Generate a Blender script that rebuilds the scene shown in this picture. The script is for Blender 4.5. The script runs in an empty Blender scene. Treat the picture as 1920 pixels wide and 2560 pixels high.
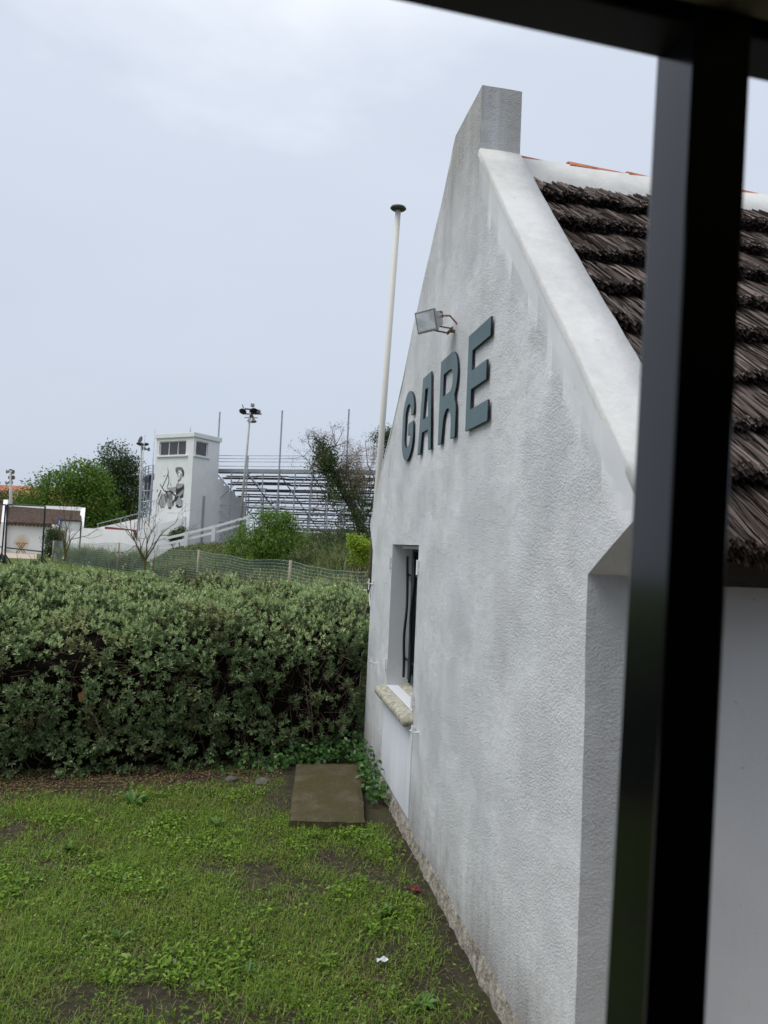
import bpy, bmesh, math, random
import numpy as np
from mathutils import Vector, Matrix, noise as mnoise
R_ = math.radians
rng = np.random.default_rng(7); random.seed(7)
scene = bpy.context.scene
C = scene.collection

# ------------------------------------------------------------------ camera
FP = 1775.0; EYE = 2.1                       # focal length in photo pixels (1920 x 2560), eye height
AZ, PT, RL = R_(10.7227), R_(2.7489), 0.045
cF = np.array([math.sin(AZ)*math.cos(PT), math.cos(AZ)*math.cos(PT), math.sin(PT)])
r0 = np.array([math.cos(AZ), -math.sin(AZ), 0.0]); u0 = np.cross(r0, cF)
cR = r0*math.cos(RL)+u0*math.sin(RL); cU = -r0*math.sin(RL)+u0*math.cos(RL)
cO = np.array([0, 0, EYE])
cd = bpy.data.cameras.new('camera'); co = bpy.data.objects.new('camera', cd); C.objects.link(co)
co.matrix_world = Matrix([[cR[i], cU[i], -cF[i], cO[i]] for i in range(3)]+[[0, 0, 0, 1]])
cd.sensor_fit = 'VERTICAL'; cd.sensor_height = 36; cd.lens = 36*FP/2560
cd.clip_start = 0.05; cd.clip_end = 3000
cd.dof.use_dof = True; cd.dof.focus_distance = 6.5; cd.dof.aperture_fstop = 3.4
scene.camera = co

# ------------------------------------------------------------------ overcast sky, soft sun
SUN = Vector((-0.68, -0.10, 1.20)).normalized()
w = bpy.data.worlds.new('World'); scene.world = w; w.use_nodes = True
nt = w.node_tree; nt.nodes.clear()
def wn(t): return nt.nodes.new(t)
out = wn('ShaderNodeOutputWorld'); bg = wn('ShaderNodeBackground'); bg.inputs['Strength'].default_value = 0.1
sky = wn('ShaderNodeTexSky'); sky.sky_type = 'NISHITA'; sky.sun_disc = False
sky.sun_elevation = math.asin(SUN.z); sky.sun_rotation = math.atan2(SUN.x, SUN.y)
sky.air_density = 1.5; sky.dust_density = 5
tc = wn('ShaderNodeTexCoord'); sep = wn('ShaderNodeSeparateXYZ'); nt.links.new(tc.outputs['Generated'], sep.inputs[0])
no = wn('ShaderNodeTexNoise'); no.inputs['Scale'].default_value = 2.2; no.inputs['Detail'].default_value = 5
mp = wn('ShaderNodeMapping'); mp.inputs['Scale'].default_value = (1, 1, 2.6)
nt.links.new(tc.outputs['Generated'], mp.inputs[0]); nt.links.new(mp.outputs[0], no.inputs['Vector'])
ad = wn('ShaderNodeMath'); ad.operation = 'MULTIPLY_ADD'; ad.inputs[1].default_value = 0.5; nt.links.new(no.outputs['Fac'], ad.inputs[0])
nt.links.new(sep.outputs['Z'], ad.inputs[2])
cr = wn('ShaderNodeValToRGB'); cr.color_ramp.elements[0].position = 0.16; cr.color_ramp.elements[1].position = 1.0
cr.color_ramp.elements[0].color = (0.43, 0.485, 0.575, 1); cr.color_ramp.elements[1].color = (0.82, 0.855, 0.91, 1)
e = cr.color_ramp.elements.new(0.78); e.color = (0.515, 0.565, 0.655, 1)
nt.links.new(ad.outputs[0], cr.inputs[0])
vm = wn('ShaderNodeVectorMath'); vm.operation = 'SCALE'; vm.inputs['Scale'].default_value = 10; nt.links.new(cr.outputs[0], vm.inputs[0])
mx = wn('ShaderNodeMix'); mx.data_type = 'RGBA'; mx.inputs[0].default_value = 0.95
nt.links.new(sky.outputs[0], mx.inputs[6]); nt.links.new(vm.outputs[0], mx.inputs[7])
nt.links.new(mx.outputs[2], bg.inputs[0]); nt.links.new(bg.outputs[0], out.inputs[0])
sl = bpy.data.lights.new('sun', 'SUN'); sl.energy = 1.5; sl.angle = R_(35); sl.color = (1, 0.97, 0.92)
so = bpy.data.objects.new('sun', sl); C.objects.link(so); so.rotation_euler = SUN.to_track_quat('Z', 'Y').to_euler()
so.location = (-20, -8, 30)
vs = scene.view_settings; vs.view_transform = 'Standard'; vs.look = 'None'; vs.exposure = 0.42; vs.gamma = 1; vs.use_curve_mapping = False

# ------------------------------------------------------------------ pixel -> place helpers
def ray(x, y): return cF+cR*(x-960)/FP-cU*(y-1280)/FP
def W(x, y, D): return cO+ray(x, y)*D                       # pixel and depth
def G(x, y, z=0.0): d = ray(x, y); return cO+d*((z-EYE)/d[2])  # pixel on level ground
def yh(x): return 1350+0.045*(x-620)
def PD(x, D, z=0.0): p = W(x, yh(x), D); return np.array([p[0], p[1], z])
fw = np.array([math.sin(AZ), math.cos(AZ), 0])
def UW(u, w_, z=0.0): p = r0*u+fw*w_; return np.array([p[0], p[1], z])
def N3(p, s=1.0): return mnoise.noise(Vector(p)*s)

# ------------------------------------------------------------------ materials
def nodes(name, rough=0.8, spec=0.3):
    m = bpy.data.materials.new(name); m.use_nodes = True
    b = m.node_tree.nodes['Principled BSDF']; b.inputs['Roughness'].default_value = rough
    b.inputs['Specular IOR Level'].default_value = spec
    return m, m.node_tree, b
def ramp(t, stops):
    r = t.nodes.new('ShaderNodeValToRGB'); el = r.color_ramp.elements
    el[0].position, el[0].color = stops[0][0], (*stops[0][1], 1); el[1].position, el[1].color = stops[-1][0], (*stops[-1][1], 1)
    for p, c in stops[1:-1]: q = el.new(p); q.color = (*c, 1)
    return r
def pos(t, sc=(1, 1, 1)):
    g = t.nodes.new('ShaderNodeNewGeometry'); mp_ = t.nodes.new('ShaderNodeMapping'); mp_.inputs['Scale'].default_value = sc
    t.links.new(g.outputs['Position'], mp_.inputs[0]); return mp_.outputs[0]
def tnoise(t, vec, scale, detail=6, rough=0.6):
    n = t.nodes.new('ShaderNodeTexNoise'); n.inputs['Scale'].default_value = scale; n.inputs['Detail'].default_value = detail
    n.inputs['Roughness'].default_value = rough; t.links.new(vec, n.inputs['Vector']); return n.outputs['Fac']
def mixc(t, f, a, b, mode='MIX'):
    m = t.nodes.new('ShaderNodeMix'); m.data_type = 'RGBA'; m.blend_type = mode
    for s, v in ((0, f), (6, a), (7, b)):
        if isinstance(v, (int, float)): m.inputs[s].default_value = v
        elif isinstance(v, tuple): m.inputs[s].default_value = (*v, 1)
        else: t.links.new(v, m.inputs[s])
    return m.outputs[2]
def bump(t, b, h, dist, strength=1.0):
    n = t.nodes.new('ShaderNodeBump'); n.inputs['Distance'].default_value = dist; n.inputs['Strength'].default_value = strength
    t.links.new(h, n.inputs['Height']); t.links.new(n.outputs[0], b.inputs['Normal'])
def math_(t, op, a, b=None):
    m = t.nodes.new('ShaderNodeMath'); m.operation = op
    for i, v in enumerate((a, b)):
        if v is None: continue
        if isinstance(v, (int, float)): m.inputs[i].default_value = v
        else: t.links.new(v, m.inputs[i])
    return m.outputs[0]
def plain(name, col, rough=0.7, var=0.25, scale=8, spec=0.3, bd=0.0, metal=0.0, bs=60):
    m, t, b = nodes(name, rough, spec); p = pos(t)
    lo = tuple(c*(1-var) for c in col); hi = tuple(min(1, c*(1+var)) for c in col)
    r = ramp(t, [(0.3, lo), (0.7, hi)]); t.links.new(tnoise(t, p, scale), r.inputs[0]); t.links.new(r.outputs[0], b.inputs['Base Color'])
    b.inputs['Metallic'].default_value = metal
    if bd: bump(t, b, tnoise(t, p, bs, 4), bd)
    return m
def leafmat(name, cols, trans=0.3, rough=0.55, clump=0.0, cs=2.0, c2=None):
    m, t, b = nodes(name, rough, 0.35)
    g = t.nodes.new('ShaderNodeNewGeometry'); n = len(cols)
    r = ramp(t, [(i/(n-1), c) for i, c in enumerate(cols)]); t.links.new(g.outputs['Random Per Island'], r.inputs[0])
    col = r.outputs[0]
    if c2:
        k = ramp(t, [(0.5-clump*0.0+0.04, (0, 0, 0)), (0.64, (1, 1, 1))]); t.links.new(tnoise(t, pos(t), cs, 4), k.inputs[0])
        col = mixc(t, math_(t, 'MULTIPLY', k.outputs[0], clump), col, c2)
    t.links.new(col, b.inputs['Base Color'])
    tr = t.nodes.new('ShaderNodeBsdfTranslucent'); t.links.new(col, tr.inputs[0])
    ms = t.nodes.new('ShaderNodeMixShader'); ms.inputs[0].default_value = trans
    o = t.nodes['Material Output']; t.links.new(b.outputs[0], ms.inputs[1]); t.links.new(tr.outputs[0], ms.inputs[2]); t.links.new(ms.outputs[0], o.inputs[0])
    return m
def plaster(name, base, streak=0.5, grain=0.006, gs=85, dirt=0.0, lichen=0.0):
    m, t, b = nodes(name, 0.85, 0.25); p = pos(t)
    s1 = ramp(t, [(0.34, (0.62, 0.61, 0.58)), (0.58, (1, 1, 1))]); t.links.new(math_(t, 'ADD', math_(t, 'MULTIPLY', tnoise(t, pos(t, (9, 9, 0.30)), 1.0, 9, 0.72), 0.6), math_(t, 'MULTIPLY', tnoise(t, p, 1.1, 6, 0.6), 0.42)), s1.inputs[0])
    s2 = ramp(t, [(0.3, (0.86, 0.87, 0.89)), (0.7, (1, 1, 1))]); t.links.new(tnoise(t, p, 1.6, 8, 0.6), s2.inputs[0])
    col = mixc(t, streak, base, s1.outputs[0], 'MULTIPLY'); col = mixc(t, 0.8, col, s2.outputs[0], 'MULTIPLY')
    sx = t.nodes.new('ShaderNodeSeparateXYZ'); g = t.nodes.new('ShaderNodeNewGeometry'); t.links.new(g.outputs['Position'], sx.inputs[0])
    if lichen:   # yellow-grey weathering streaks where rain runs off the top of the gable
        z = math_(t, 'MULTIPLY_ADD', sx.outputs['Z'], 0.42); z.node.inputs[2].default_value = -1.45
        f = math_(t, 'MULTIPLY', z, tnoise(t, pos(t, (9, 9, 0.8)), 1.0, 8, 0.7)); k = ramp(t, [(0.10, (0, 0, 0)), (0.30, (1, 1, 1))]); t.links.new(f, k.inputs[0])
        col = mixc(t, math_(t, 'MULTIPLY', k.outputs[0], lichen), col, (0.25, 0.235, 0.19))
    if dirt:     # splashed soil with a ragged upper limit
        nz = tnoise(t, pos(t, (6, 6, 1.2)), 1.0, 8, 0.7); z = math_(t, 'MULTIPLY_ADD', nz, 0.95); t.links.new(math_(t, 'MULTIPLY', sx.outputs['Z'], -1.0), z.node.inputs[2])
        k = ramp(t, [(0.0, (0, 0, 0)), (0.55, (1, 1, 1))]); t.links.new(z, k.inputs[0])
        col = mixc(t, math_(t, 'MULTIPLY', k.outputs[0], dirt), col, (0.16, 0.135, 0.11))
    sp = ramp(t, [(0.70, (0, 0, 0)), (0.78, (1, 1, 1))]); t.links.new(tnoise(t, p, 26, 3, 0.5), sp.inputs[0])
    col = mixc(t, math_(t, 'MULTIPLY', sp.outputs[0], 0.35), col, (0.22, 0.2, 0.17))
    mg = t.nodes.new('ShaderNodeAttribute'); mg.attribute_name = 'margin'
    t.links.new(col, b.inputs['Base Color'])
    am = ramp(t, [(0.35, (0.25, 0.25, 0.25)), (0.65, (1.15, 1.15, 1.15))]); t.links.new(tnoise(t, p, 2.3, 5, 0.6), am.inputs[0])
    h = math_(t, 'ADD', math_(t, 'MULTIPLY', am.outputs[0], math_(t, 'ADD', tnoise(t, p, gs, 2, 0.5), math_(t, 'MULTIPLY', tnoise(t, p, gs*2.7, 2, 0.5), 0.5))), math_(t, 'MULTIPLY', tnoise(t, p, 4, 3), 1.6))
    h = math_(t, 'MULTIPLY', h, math_(t, 'SUBTRACT', 1.0, mg.outputs['Fac']))
    bump(t, b, h, grain); return m

M = {}
M['stucco'] = plaster('rough_stucco', (0.675, 0.69, 0.705), 0.27, 0.012, 110, 0.7, 0.5)
M['smooth'] = plaster('smooth_white_plaster', (0.66, 0.66, 0.645), 0.5, 0.003, 24, 0, 0.2)
M['stubmat'] = plaster('weathered_plaster', (0.66, 0.67, 0.66), 0.6, 0.006, 40, 0, 0.45)
M['wallpaint'] = plaster('smooth_wall_paint', (0.70, 0.71, 0.73), 0.12, 0.0015, 40)
M['apron'] = plaster('fresh_white_paint', (0.74, 0.77, 0.82), 0.2, 0.001, 40, 0.3)
M['plinth'] = plain('crumbling_concrete', (0.30, 0.275, 0.235), 0.95, 0.6, 22, 0.2, 0.02)
M['sill'] = plain('lichen_stone', (0.37, 0.36, 0.29), 0.9, 0.45, 26, 0.2, 0.006)
M['thatch'] = leafmat('reed_thatch', [(0.022, 0.016, 0.014), (0.055, 0.041, 0.036), (0.105, 0.08, 0.07), (0.22, 0.17, 0.15), (0.035, 0.027, 0.023)], 0.0, 0.6)
M['thatchbase'] = plain('thatch_under', (0.018, 0.014, 0.012), 0.95, 0.5, 40)
M['tile'] = plain('terracotta', (0.42, 0.17, 0.10), 0.85, 0.35, 12, 0.2, 0.003)
M['green'] = plain('letter_green', (0.045, 0.098, 0.108), 0.42, 0.14, 5, 0.45, 0.001)
M['greenedge'] = plain('letter_edge', (0.02, 0.022, 0.025), 0.7, 0.9, 70)
M['dkgreen'] = plain('frame_green', (0.016, 0.035, 0.036), 0.4, 0.2, 10, 0.5)
M['iron'] = plain('black_iron', (0.012, 0.012, 0.014), 0.4, 0.3, 20, 0.5)
M['glassdark'] = plain('dark_glass', (0.012, 0.014, 0.016), 0.06, 0.2, 2, 0.6)
M['alu'] = plain('cast_aluminium', (0.42, 0.43, 0.44), 0.38, 0.2, 20, 0.5, 0.001, 0.8)
M['rust'] = plain('rusty_steel', (0.17, 0.10, 0.065), 0.85, 0.6, 40, 0.3, 0.002)
M['black'] = plain('black_gloss_paint', (0.007, 0.0075, 0.010), 0.14, 0.2, 3, 0.42)
M['blackmatt'] = plain('black_matt_paint', (0.006, 0.006, 0.007), 0.6, 0.2, 3, 0.25)
M['lining'] = plain('olive_roof_lining', (0.16, 0.15, 0.085), 0.95, 0.3, 30)
M['pipe'] = plain('cream_paint', (0.60, 0.59, 0.54), 0.55, 0.06, 5, 0.4)
M['cap'] = plain('dull_zinc', (0.09, 0.085, 0.08), 0.6, 0.3, 10, 0.4)
def mossy():
    m, t, b = nodes('mossy_concrete', 0.9, 0.2); p = pos(t)
    r = ramp(t, [(0.35, (0.10, 0.085, 0.055)), (0.5, (0.07, 0.058, 0.03)), (0.62, (0.06, 0.062, 0.018))]); t.links.new(tnoise(t, p, 4.5, 9, 0.7), r.inputs[0])
    s = ramp(t, [(0.66, (0, 0, 0)), (0.72, (1, 1, 1))]); t.links.new(tnoise(t, p, 48, 2, 0.5), s.inputs[0])
    t.links.new(mixc(t, math_(t, 'MULTIPLY', s.outputs[0], 0.5), r.outputs[0], (0.26, 0.23, 0.16)), b.inputs['Base Color']); bump(t, b, tnoise(t, p, 40, 6, 0.7), 0.012); return m
M['concrete'] = mossy()
M['stone'] = plain('grey_stone', (0.115, 0.10, 0.09), 0.9, 0.3, 15, 0.3, 0.006)
M['block'] = plain('grey_concrete', (0.30, 0.29, 0.28), 0.9, 0.15, 8, 0.3, 0.003)
M['white'] = plain('white_paint', (0.72, 0.73, 0.74), 0.8, 0.06, 1.2, 0.3)
M['whitebright'] = plain('white_render', (0.78, 0.78, 0.79), 0.8, 0.05, 1.5, 0.3)
M['galv'] = plain('galvanised_steel', (0.36, 0.39, 0.43), 0.45, 0.2, 4, 0.5, 0, 0.45)
M['plank'] = plain('grey_planks', (0.065, 0.065, 0.075), 0.8, 0.25, 5)
M['fascia'] = plain('grey_sheet', (0.30, 0.31, 0.33), 0.7, 0.1, 3)
M['mast'] = plain('mast_paint', (0.42, 0.41, 0.38), 0.6, 0.12, 5)
M['lampblack'] = plain('lamp_dark', (0.035, 0.036, 0.045), 0.5, 0.2, 10, 0.4)
M['horn'] = plain('horn_beige', (0.33, 0.31, 0.27), 0.6, 0.15, 8)
M['tinted'] = plain('tinted_glass', (0.055, 0.05, 0.06), 0.12, 0.25, 1.5, 0.6)
M['ink1'] = plain('mural_dark', (0.045, 0.044, 0.048), 0.9, 0.4, 9)
M['ink2'] = plain('mural_mid', (0.20, 0.195, 0.20), 0.9, 0.3, 9)
M['ink3'] = plain('mural_light', (0.36, 0.355, 0.355), 0.9, 0.15, 9)
M['bark'] = plain('lichen_bark', (0.14, 0.115, 0.05), 0.95, 0.45, 18, 0.2, 0.01)
M['darkbark'] = plain('dark_bark', (0.05, 0.042, 0.035), 0.95, 0.3, 10, 0.2, 0.01)
M['twig'] = plain('twig_brown', (0.095, 0.065, 0.045), 0.9, 0.45, 14)
M['post'] = plain('pale_wood', (0.34, 0.30, 0.23), 0.9, 0.25, 18, 0.2, 0.003)
M['wire'] = plain('fence_wire', (0.26, 0.32, 0.29), 0.6, 0.2, 3)
M['redpaint'] = plain('dark_red_paint', (0.16, 0.03, 0.028), 0.7, 0.2, 3)
M['blue'] = plain('sign_blue', (0.03, 0.06, 0.26), 0.5, 0.05, 2)
M['cabinthatch'] = plain('brown_thatch', (0.075, 0.052, 0.042), 0.95, 0.5, 5, 0.2, 0.03, 0, 12)
M['brick'] = plain('red_roof_tiles', (0.36, 0.15, 0.085), 0.9, 0.3, 2.5, 0.2)
M['path'] = plain('beige_path', (0.42, 0.36, 0.28), 0.95, 0.12, 1.0)
M['paper'] = plain('white_paper', (0.62, 0.66, 0.72), 0.7, 0.1, 30)
M['hedgeleaf'] = leafmat('hedge_leaf', [(0.08, 0.135, 0.045), (0.145, 0.22, 0.085), (0.225, 0.31, 0.145), (0.34, 0.42, 0.23), (0.115, 0.19, 0.055)], 0.25, 0.5, 0.5, 2.6, (0.19, 0.13, 0.065))
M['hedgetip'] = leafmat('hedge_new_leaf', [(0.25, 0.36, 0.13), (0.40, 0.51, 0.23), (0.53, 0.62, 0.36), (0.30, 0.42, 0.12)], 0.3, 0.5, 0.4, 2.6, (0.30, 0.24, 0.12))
M['ivy'] = leafmat('ivy_leaf', [(0.02, 0.06, 0.014), (0.04, 0.11, 0.02), (0.08, 0.18, 0.03)], 0.2, 0.35)
M['grass'] = leafmat('grass_blade', [(0.085, 0.18, 0.015), (0.15, 0.275, 0.022), (0.25, 0.37, 0.04), (0.11, 0.225, 0.02), (0.34, 0.32, 0.10)], 0.38, 0.5, 0.35, 1.6, (0.22, 0.20, 0.05))
M['clover'] = leafmat('clover_leaf', [(0.075, 0.16, 0.013), (0.135, 0.245, 0.02), (0.22, 0.345, 0.036)], 0.3, 0.45)
M['litter'] = leafmat('dead_leaf', [(0.10, 0.055, 0.03), (0.20, 0.115, 0.06), (0.30, 0.19, 0.11), (0.06, 0.038, 0.025)], 0.1, 0.8)
M['deadleaf'] = leafmat('brown_leaf', [(0.36, 0.17, 0.09), (0.40, 0.2, 0.11)], 0.2, 0.7)
M['weed'] = leafmat('weed_leaf', [(0.06, 0.15, 0.03), (0.12, 0.23, 0.05)], 0.3, 0.45)
M['reed'] = leafmat('reed_blade', [(0.09, 0.15, 0.03), (0.14, 0.21, 0.06), (0.20, 0.25, 0.10), (0.24, 0.20, 0.09), (0.07, 0.125, 0.025)], 0.3, 0.6)
M['leafA'] = leafmat('bright_tree_leaf', [(0.06, 0.125, 0.014), (0.11, 0.205, 0.025), (0.17, 0.28, 0.04)], 0.35, 0.55)
M['leafB'] = leafmat('dark_tree_leaf', [(0.025, 0.055, 0.014), (0.045, 0.085, 0.022), (0.07, 0.115, 0.032)], 0.25, 0.55)
M['leafC'] = leafmat('shrub_leaf', [(0.055, 0.12, 0.014), (0.11, 0.21, 0.026), (0.20, 0.32, 0.045)], 0.35, 0.5)
M['leafD'] = leafmat('tamarisk_leaf', [(0.035, 0.06, 0.018), (0.06, 0.095, 0.028), (0.09, 0.12, 0.04)], 0.2, 0.6)
M['leafP'] = leafmat('tamarisk_bloom', [(0.28, 0.18, 0.15), (0.18, 0.15, 0.09), (0.38, 0.26, 0.22)], 0.3, 0.7)
M['leafY'] = leafmat('lime_leaf', [(0.21, 0.31, 0.02), (0.32, 0.44, 0.04)], 0.35, 0.5)
M['flower'] = leafmat('yellow_flower', [(0.6, 0.5, 0.03), (0.7, 0.58, 0.06)], 0.2, 0.6)
# ground: soil with grass cover, browner in front of the hedge
def groundmat():
    m, t, b = nodes('soil_and_turf', 0.95, 0.2); p = pos(t)
    soil = ramp(t, [(0.3, (0.030, 0.023, 0.018)), (0.7, (0.075, 0.058, 0.045))]); t.links.new(tnoise(t, p, 9, 8, 0.7), soil.inputs[0])
    gr = ramp(t, [(0.3, (0.05, 0.085, 0.012)), (0.7, (0.115, 0.17, 0.025))]); t.links.new(tnoise(t, p, 3, 9, 0.75), gr.inputs[0])
    sx = t.nodes.new('ShaderNodeSeparateXYZ'); t.links.new(p, sx.inputs[0])
    k = ramp(t, [(0.0, (0.22, 0.22, 0.22)), (1.0, (1, 1, 1))]); f = math_(t, 'MULTIPLY_ADD', sx.outputs['Y'], 0.5); f.node.inputs[2].default_value = -4.0
    t.links.new(f, k.inputs[0])
    kk = ramp(t, [(0.42, (0, 0, 0)), (0.6, (1, 1, 1))]); t.links.new(tnoise(t, p, 2.2, 6, 0.65), kk.inputs[0])
    fac = math_(t, 'MAXIMUM', math_(t, 'MULTIPLY', kk.outputs[0], 0.25), math_(t, 'SUBTRACT', k.outputs[0], 0.22))
    t.links.new(mixc(t, fac, soil.outputs[0], gr.outputs[0]), b.inputs['Base Color'])
    bump(t, b, tnoise(t, p, 30, 8, 0.7), 0.03); return m
M['ground'] = groundmat()
M['bank'] = plain('bank_undergrowth', (0.045, 0.06, 0.02), 0.95, 0.6, 1.5, 0.2, 0.05)

# ------------------------------------------------------------------ object helpers
ORG = {}
def tag(o, label=None, cat=None, group=None, kind=None):
    if label: o['label'] = label
    if cat: o['category'] = cat
    if group: o['group'] = group
    if kind: o['kind'] = kind
    return o
def thing(name, label, cat, loc, group=None):
    o = bpy.data.objects.new(name, None); C.objects.link(o); o.location = [float(v) for v in loc]; o.empty_display_size = 0.2
    ORG[o.name] = np.array(loc, float); return tag(o, label, cat, group)
def link(name, me, parent=None, loc=None):
    o = bpy.data.objects.new(name, me); C.objects.link(o)
    if parent is not None: o.parent = parent
    return o
class MB:
    def __init__(s): s.v = []; s.f = []
    def add(s, vs_, fs): n = len(s.v); s.v += [tuple(map(float, q)) for q in vs_]; s.f += [tuple(i+n for i in f) for f in fs]; return s
    def box(s, a, b):
        (x0, y0, z0), (x1, y1, z1) = a, b
        return s.add([(x0, y0, z0), (x1, y0, z0), (x1, y1, z0), (x0, y1, z0), (x0, y0, z1), (x1, y0, z1), (x1, y1, z1), (x0, y1, z1)],
                     [(0, 3, 2, 1), (4, 5, 6, 7), (0, 1, 5, 4), (1, 2, 6, 5), (2, 3, 7, 6), (3, 0, 4, 7)])
    def hexa(s, q): return s.add(q, [(0, 3, 2, 1), (4, 5, 6, 7), (0, 1, 5, 4), (1, 2, 6, 5), (2, 3, 7, 6), (3, 0, 4, 7)])
    def obox(s, c, ax, hx):    # oriented box: centre, three axes, half sizes
        c = np.array(c, float); a = [np.array(q, float)*h for q, h in zip(ax, hx)]
        return s.hexa([c+i*a[0]+j*a[1]+k*a[2] for k in (-1, 1) for i, j in ((-1, -1), (1, -1), (1, 1), (-1, 1))])
    def beam(s, p, q, wd, ht):   # rectangular bar between two points
        p = np.array(p, float); q = np.array(q, float); d = q-p; L = np.linalg.norm(d); d /= L
        up = np.array([0, 0, 1.]) if abs(d[2]) < 0.9 else np.array([1., 0, 0])
        x = np.cross(d, up); x /= np.linalg.norm(x); y = np.cross(x, d)
        return s.obox((p+q)/2, (d, x, y), (L/2, wd/2, ht/2))
    def tube(s, pts, rad, n=6, cap=True):
        pts = [np.array(p, float) for p in pts]; rad = [rad]*len(pts) if isinstance(rad, (int, float)) else rad
        rings = []
        for i, p in enumerate(pts):
            d = pts[min(i+1, len(pts)-1)]-pts[max(i-1, 0)]; d /= (np.linalg.norm(d)+1e-9)
            a = np.array([0, 0, 1.]) if abs(d[2]) < 0.9 else np.array([1., 0, 0]); x = np.cross(d, a); x /= np.linalg.norm(x); y = np.cross(d, x)
            rings.append([p+rad[i]*(math.cos(k*2*math.pi/n)*x+math.sin(k*2*math.pi/n)*y) for k in range(n)])
        fs = [(i*n+k, i*n+(k+1) % n, (i+1)*n+(k+1) % n, (i+1)*n+k) for i in range(len(pts)-1) for k in range(n)]
        if cap: fs += [tuple(range(n-1, -1, -1)), tuple((len(pts)-1)*n+k for k in range(n))]
        return s.add([q for r in rings for q in r], fs)
    def poly_prism(s, poly, d):   # polygon (3d points, planar) extruded along vector d
        n = len(poly); poly = [np.array(p, float) for p in poly]; d = np.array(d, float)
        return s.add(poly+[p+d for p in poly], [tuple(range(n-1, -1, -1)), tuple(range(n, 2*n))]+[(i, (i+1) % n, n+(i+1) % n, n+i) for i in range(n)])
    def build(s, name, mat, parent=None, smooth=False, bevel=0, local=False):
        v = np.array(s.v, float)
        if parent is not None and not local: v = v-ORG[parent.name]
        me = bpy.data.meshes.new(name); me.from_pydata(v.tolist(), [], s.f); me.materials.append(M[mat] if isinstance(mat, str) else mat)
        bm = bmesh.new(); bm.from_mesh(me); bmesh.ops.recalc_face_normals(bm, faces=bm.faces)
        if bevel: bmesh.ops.bevel(bm, geom=bm.edges[:], offset=bevel, segments=2, affect='EDGES', profile=0.5)
        bm.to_mesh(me); bm.free()
        if smooth: me.shade_smooth()
        o = link(name, me, parent)
        if parent is not None: ORG[o.name] = ORG[parent.name]
        return o
def solo(mb, name, mat, label, cat, group=None, smooth=False, bevel=0):   # a thing that is one mesh, origin at its base
    v = np.array(mb.v); base = np.array([v[:, 0].mean(), v[:, 1].mean(), v[:, 2].min()])
    mb.v = [tuple(q) for q in (v-base)]; o = mb.build(name, mat, None, smooth, bevel, True); o.location = base
    return tag(o, label, cat, group)
def fastmesh(name, V, F, mat, parent=None, smooth=False):     # V (n,3), F (m,k) numpy
    me = bpy.data.meshes.new(name); me.vertices.add(len(V)); me.vertices.foreach_set('co', (V-(ORG[parent.name] if parent is not None else 0)).astype(np.float32).ravel())
    k = F.shape[1]; me.loops.add(F.size); me.loops.foreach_set('vertex_index', F.astype(np.int32).ravel())
    me.polygons.add(len(F)); me.polygons.foreach_set('loop_start', np.arange(0, F.size, k, dtype=np.int32)); me.update(calc_edges=True)
    me.materials.append(M[mat]); 
    if smooth: me.shade_smooth()
    o = link(name, me, parent)
    if parent is not None: ORG[o.name] = ORG[parent.name]
    return o
def unit(a): return a/(np.linalg.norm(a, axis=-1, keepdims=True)+1e-9)
def leaves(P, D, L, Wd, fold=0.15, droop=0.0, A=None):
    """diamond leaves: base point, direction, length, width -> verts, tri faces"""
    n = len(P); D = unit(D); A = unit(rng.normal(size=(n, 3))) if A is None else A; S = unit(np.cross(D, A)); Nn = np.cross(S, D)
    L = np.broadcast_to(L, n)[:, None]; Wd = np.broadcast_to(Wd, n)[:, None]
    mid = P+D*L*0.5
    tip = P+D*L-np.array([0, 0, 1])*droop*L
    V = np.stack([P, mid+S*Wd*0.5+Nn*fold*Wd, tip, mid-S*Wd*0.5+Nn*fold*Wd], 1).reshape(-1, 3)
    b = np.arange(n)[:, None]*4
    F = np.concatenate([b+np.array([[0, 1, 2]]), b+np.array([[0, 2, 3]])], 1).reshape(-1, 3)
    return V, F
def blades(P, D, L, Wd, bend=0.5):
    """grass blades bending over: 5 verts, 3 tris"""
    n = len(P); D = unit(D); S = unit(np.cross(D, np.array([0, 0, 1.])+0.01*rng.normal(size=(n, 3)))); hz = unit(D*np.array([1, 1, 0])+1e-4)
    L = np.broadcast_to(L, n)[:, None]; Wd = np.broadcast_to(Wd, n)[:, None]; Bd = np.broadcast_to(bend, n)[:, None]
    up = unit(D); m = P+up*L*0.55; tip = m+unit(up+hz*Bd*2-np.array([0, 0, 1])*Bd*0.7)*L*0.45
    V = np.stack([P-S*Wd/2, P+S*Wd/2, m+S*Wd*0.42, m-S*Wd*0.42, tip], 1).reshape(-1, 3)
    b = np.arange(n)[:, None]*5
    F = np.concatenate([b+np.array([[0, 1, 2]]), b+np.array([[0, 2, 3]]), b+np.array([[3, 2, 4]])], 1).reshape(-1, 3)
    return V, F
def join(parts):
    Vs = []; Fs = []; n = 0
    for V, F in parts: Vs.append(V); Fs.append(F+n); n += len(V)
    return np.concatenate(Vs), np.concatenate(Fs)
def rnd(n): return rng.normal(size=(n, 3))
CYL = None
def cyl_mesh():
    mb = MB(); mb.tube([(0, 0, 0), (0, 0, 1)], 1.0, 7); me = bpy.data.meshes.new('tube'); me.from_pydata(mb.v, [], mb.f); me.materials.append(M['galv']); me.shade_smooth(); return me
CYL = cyl_mesh()
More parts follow.
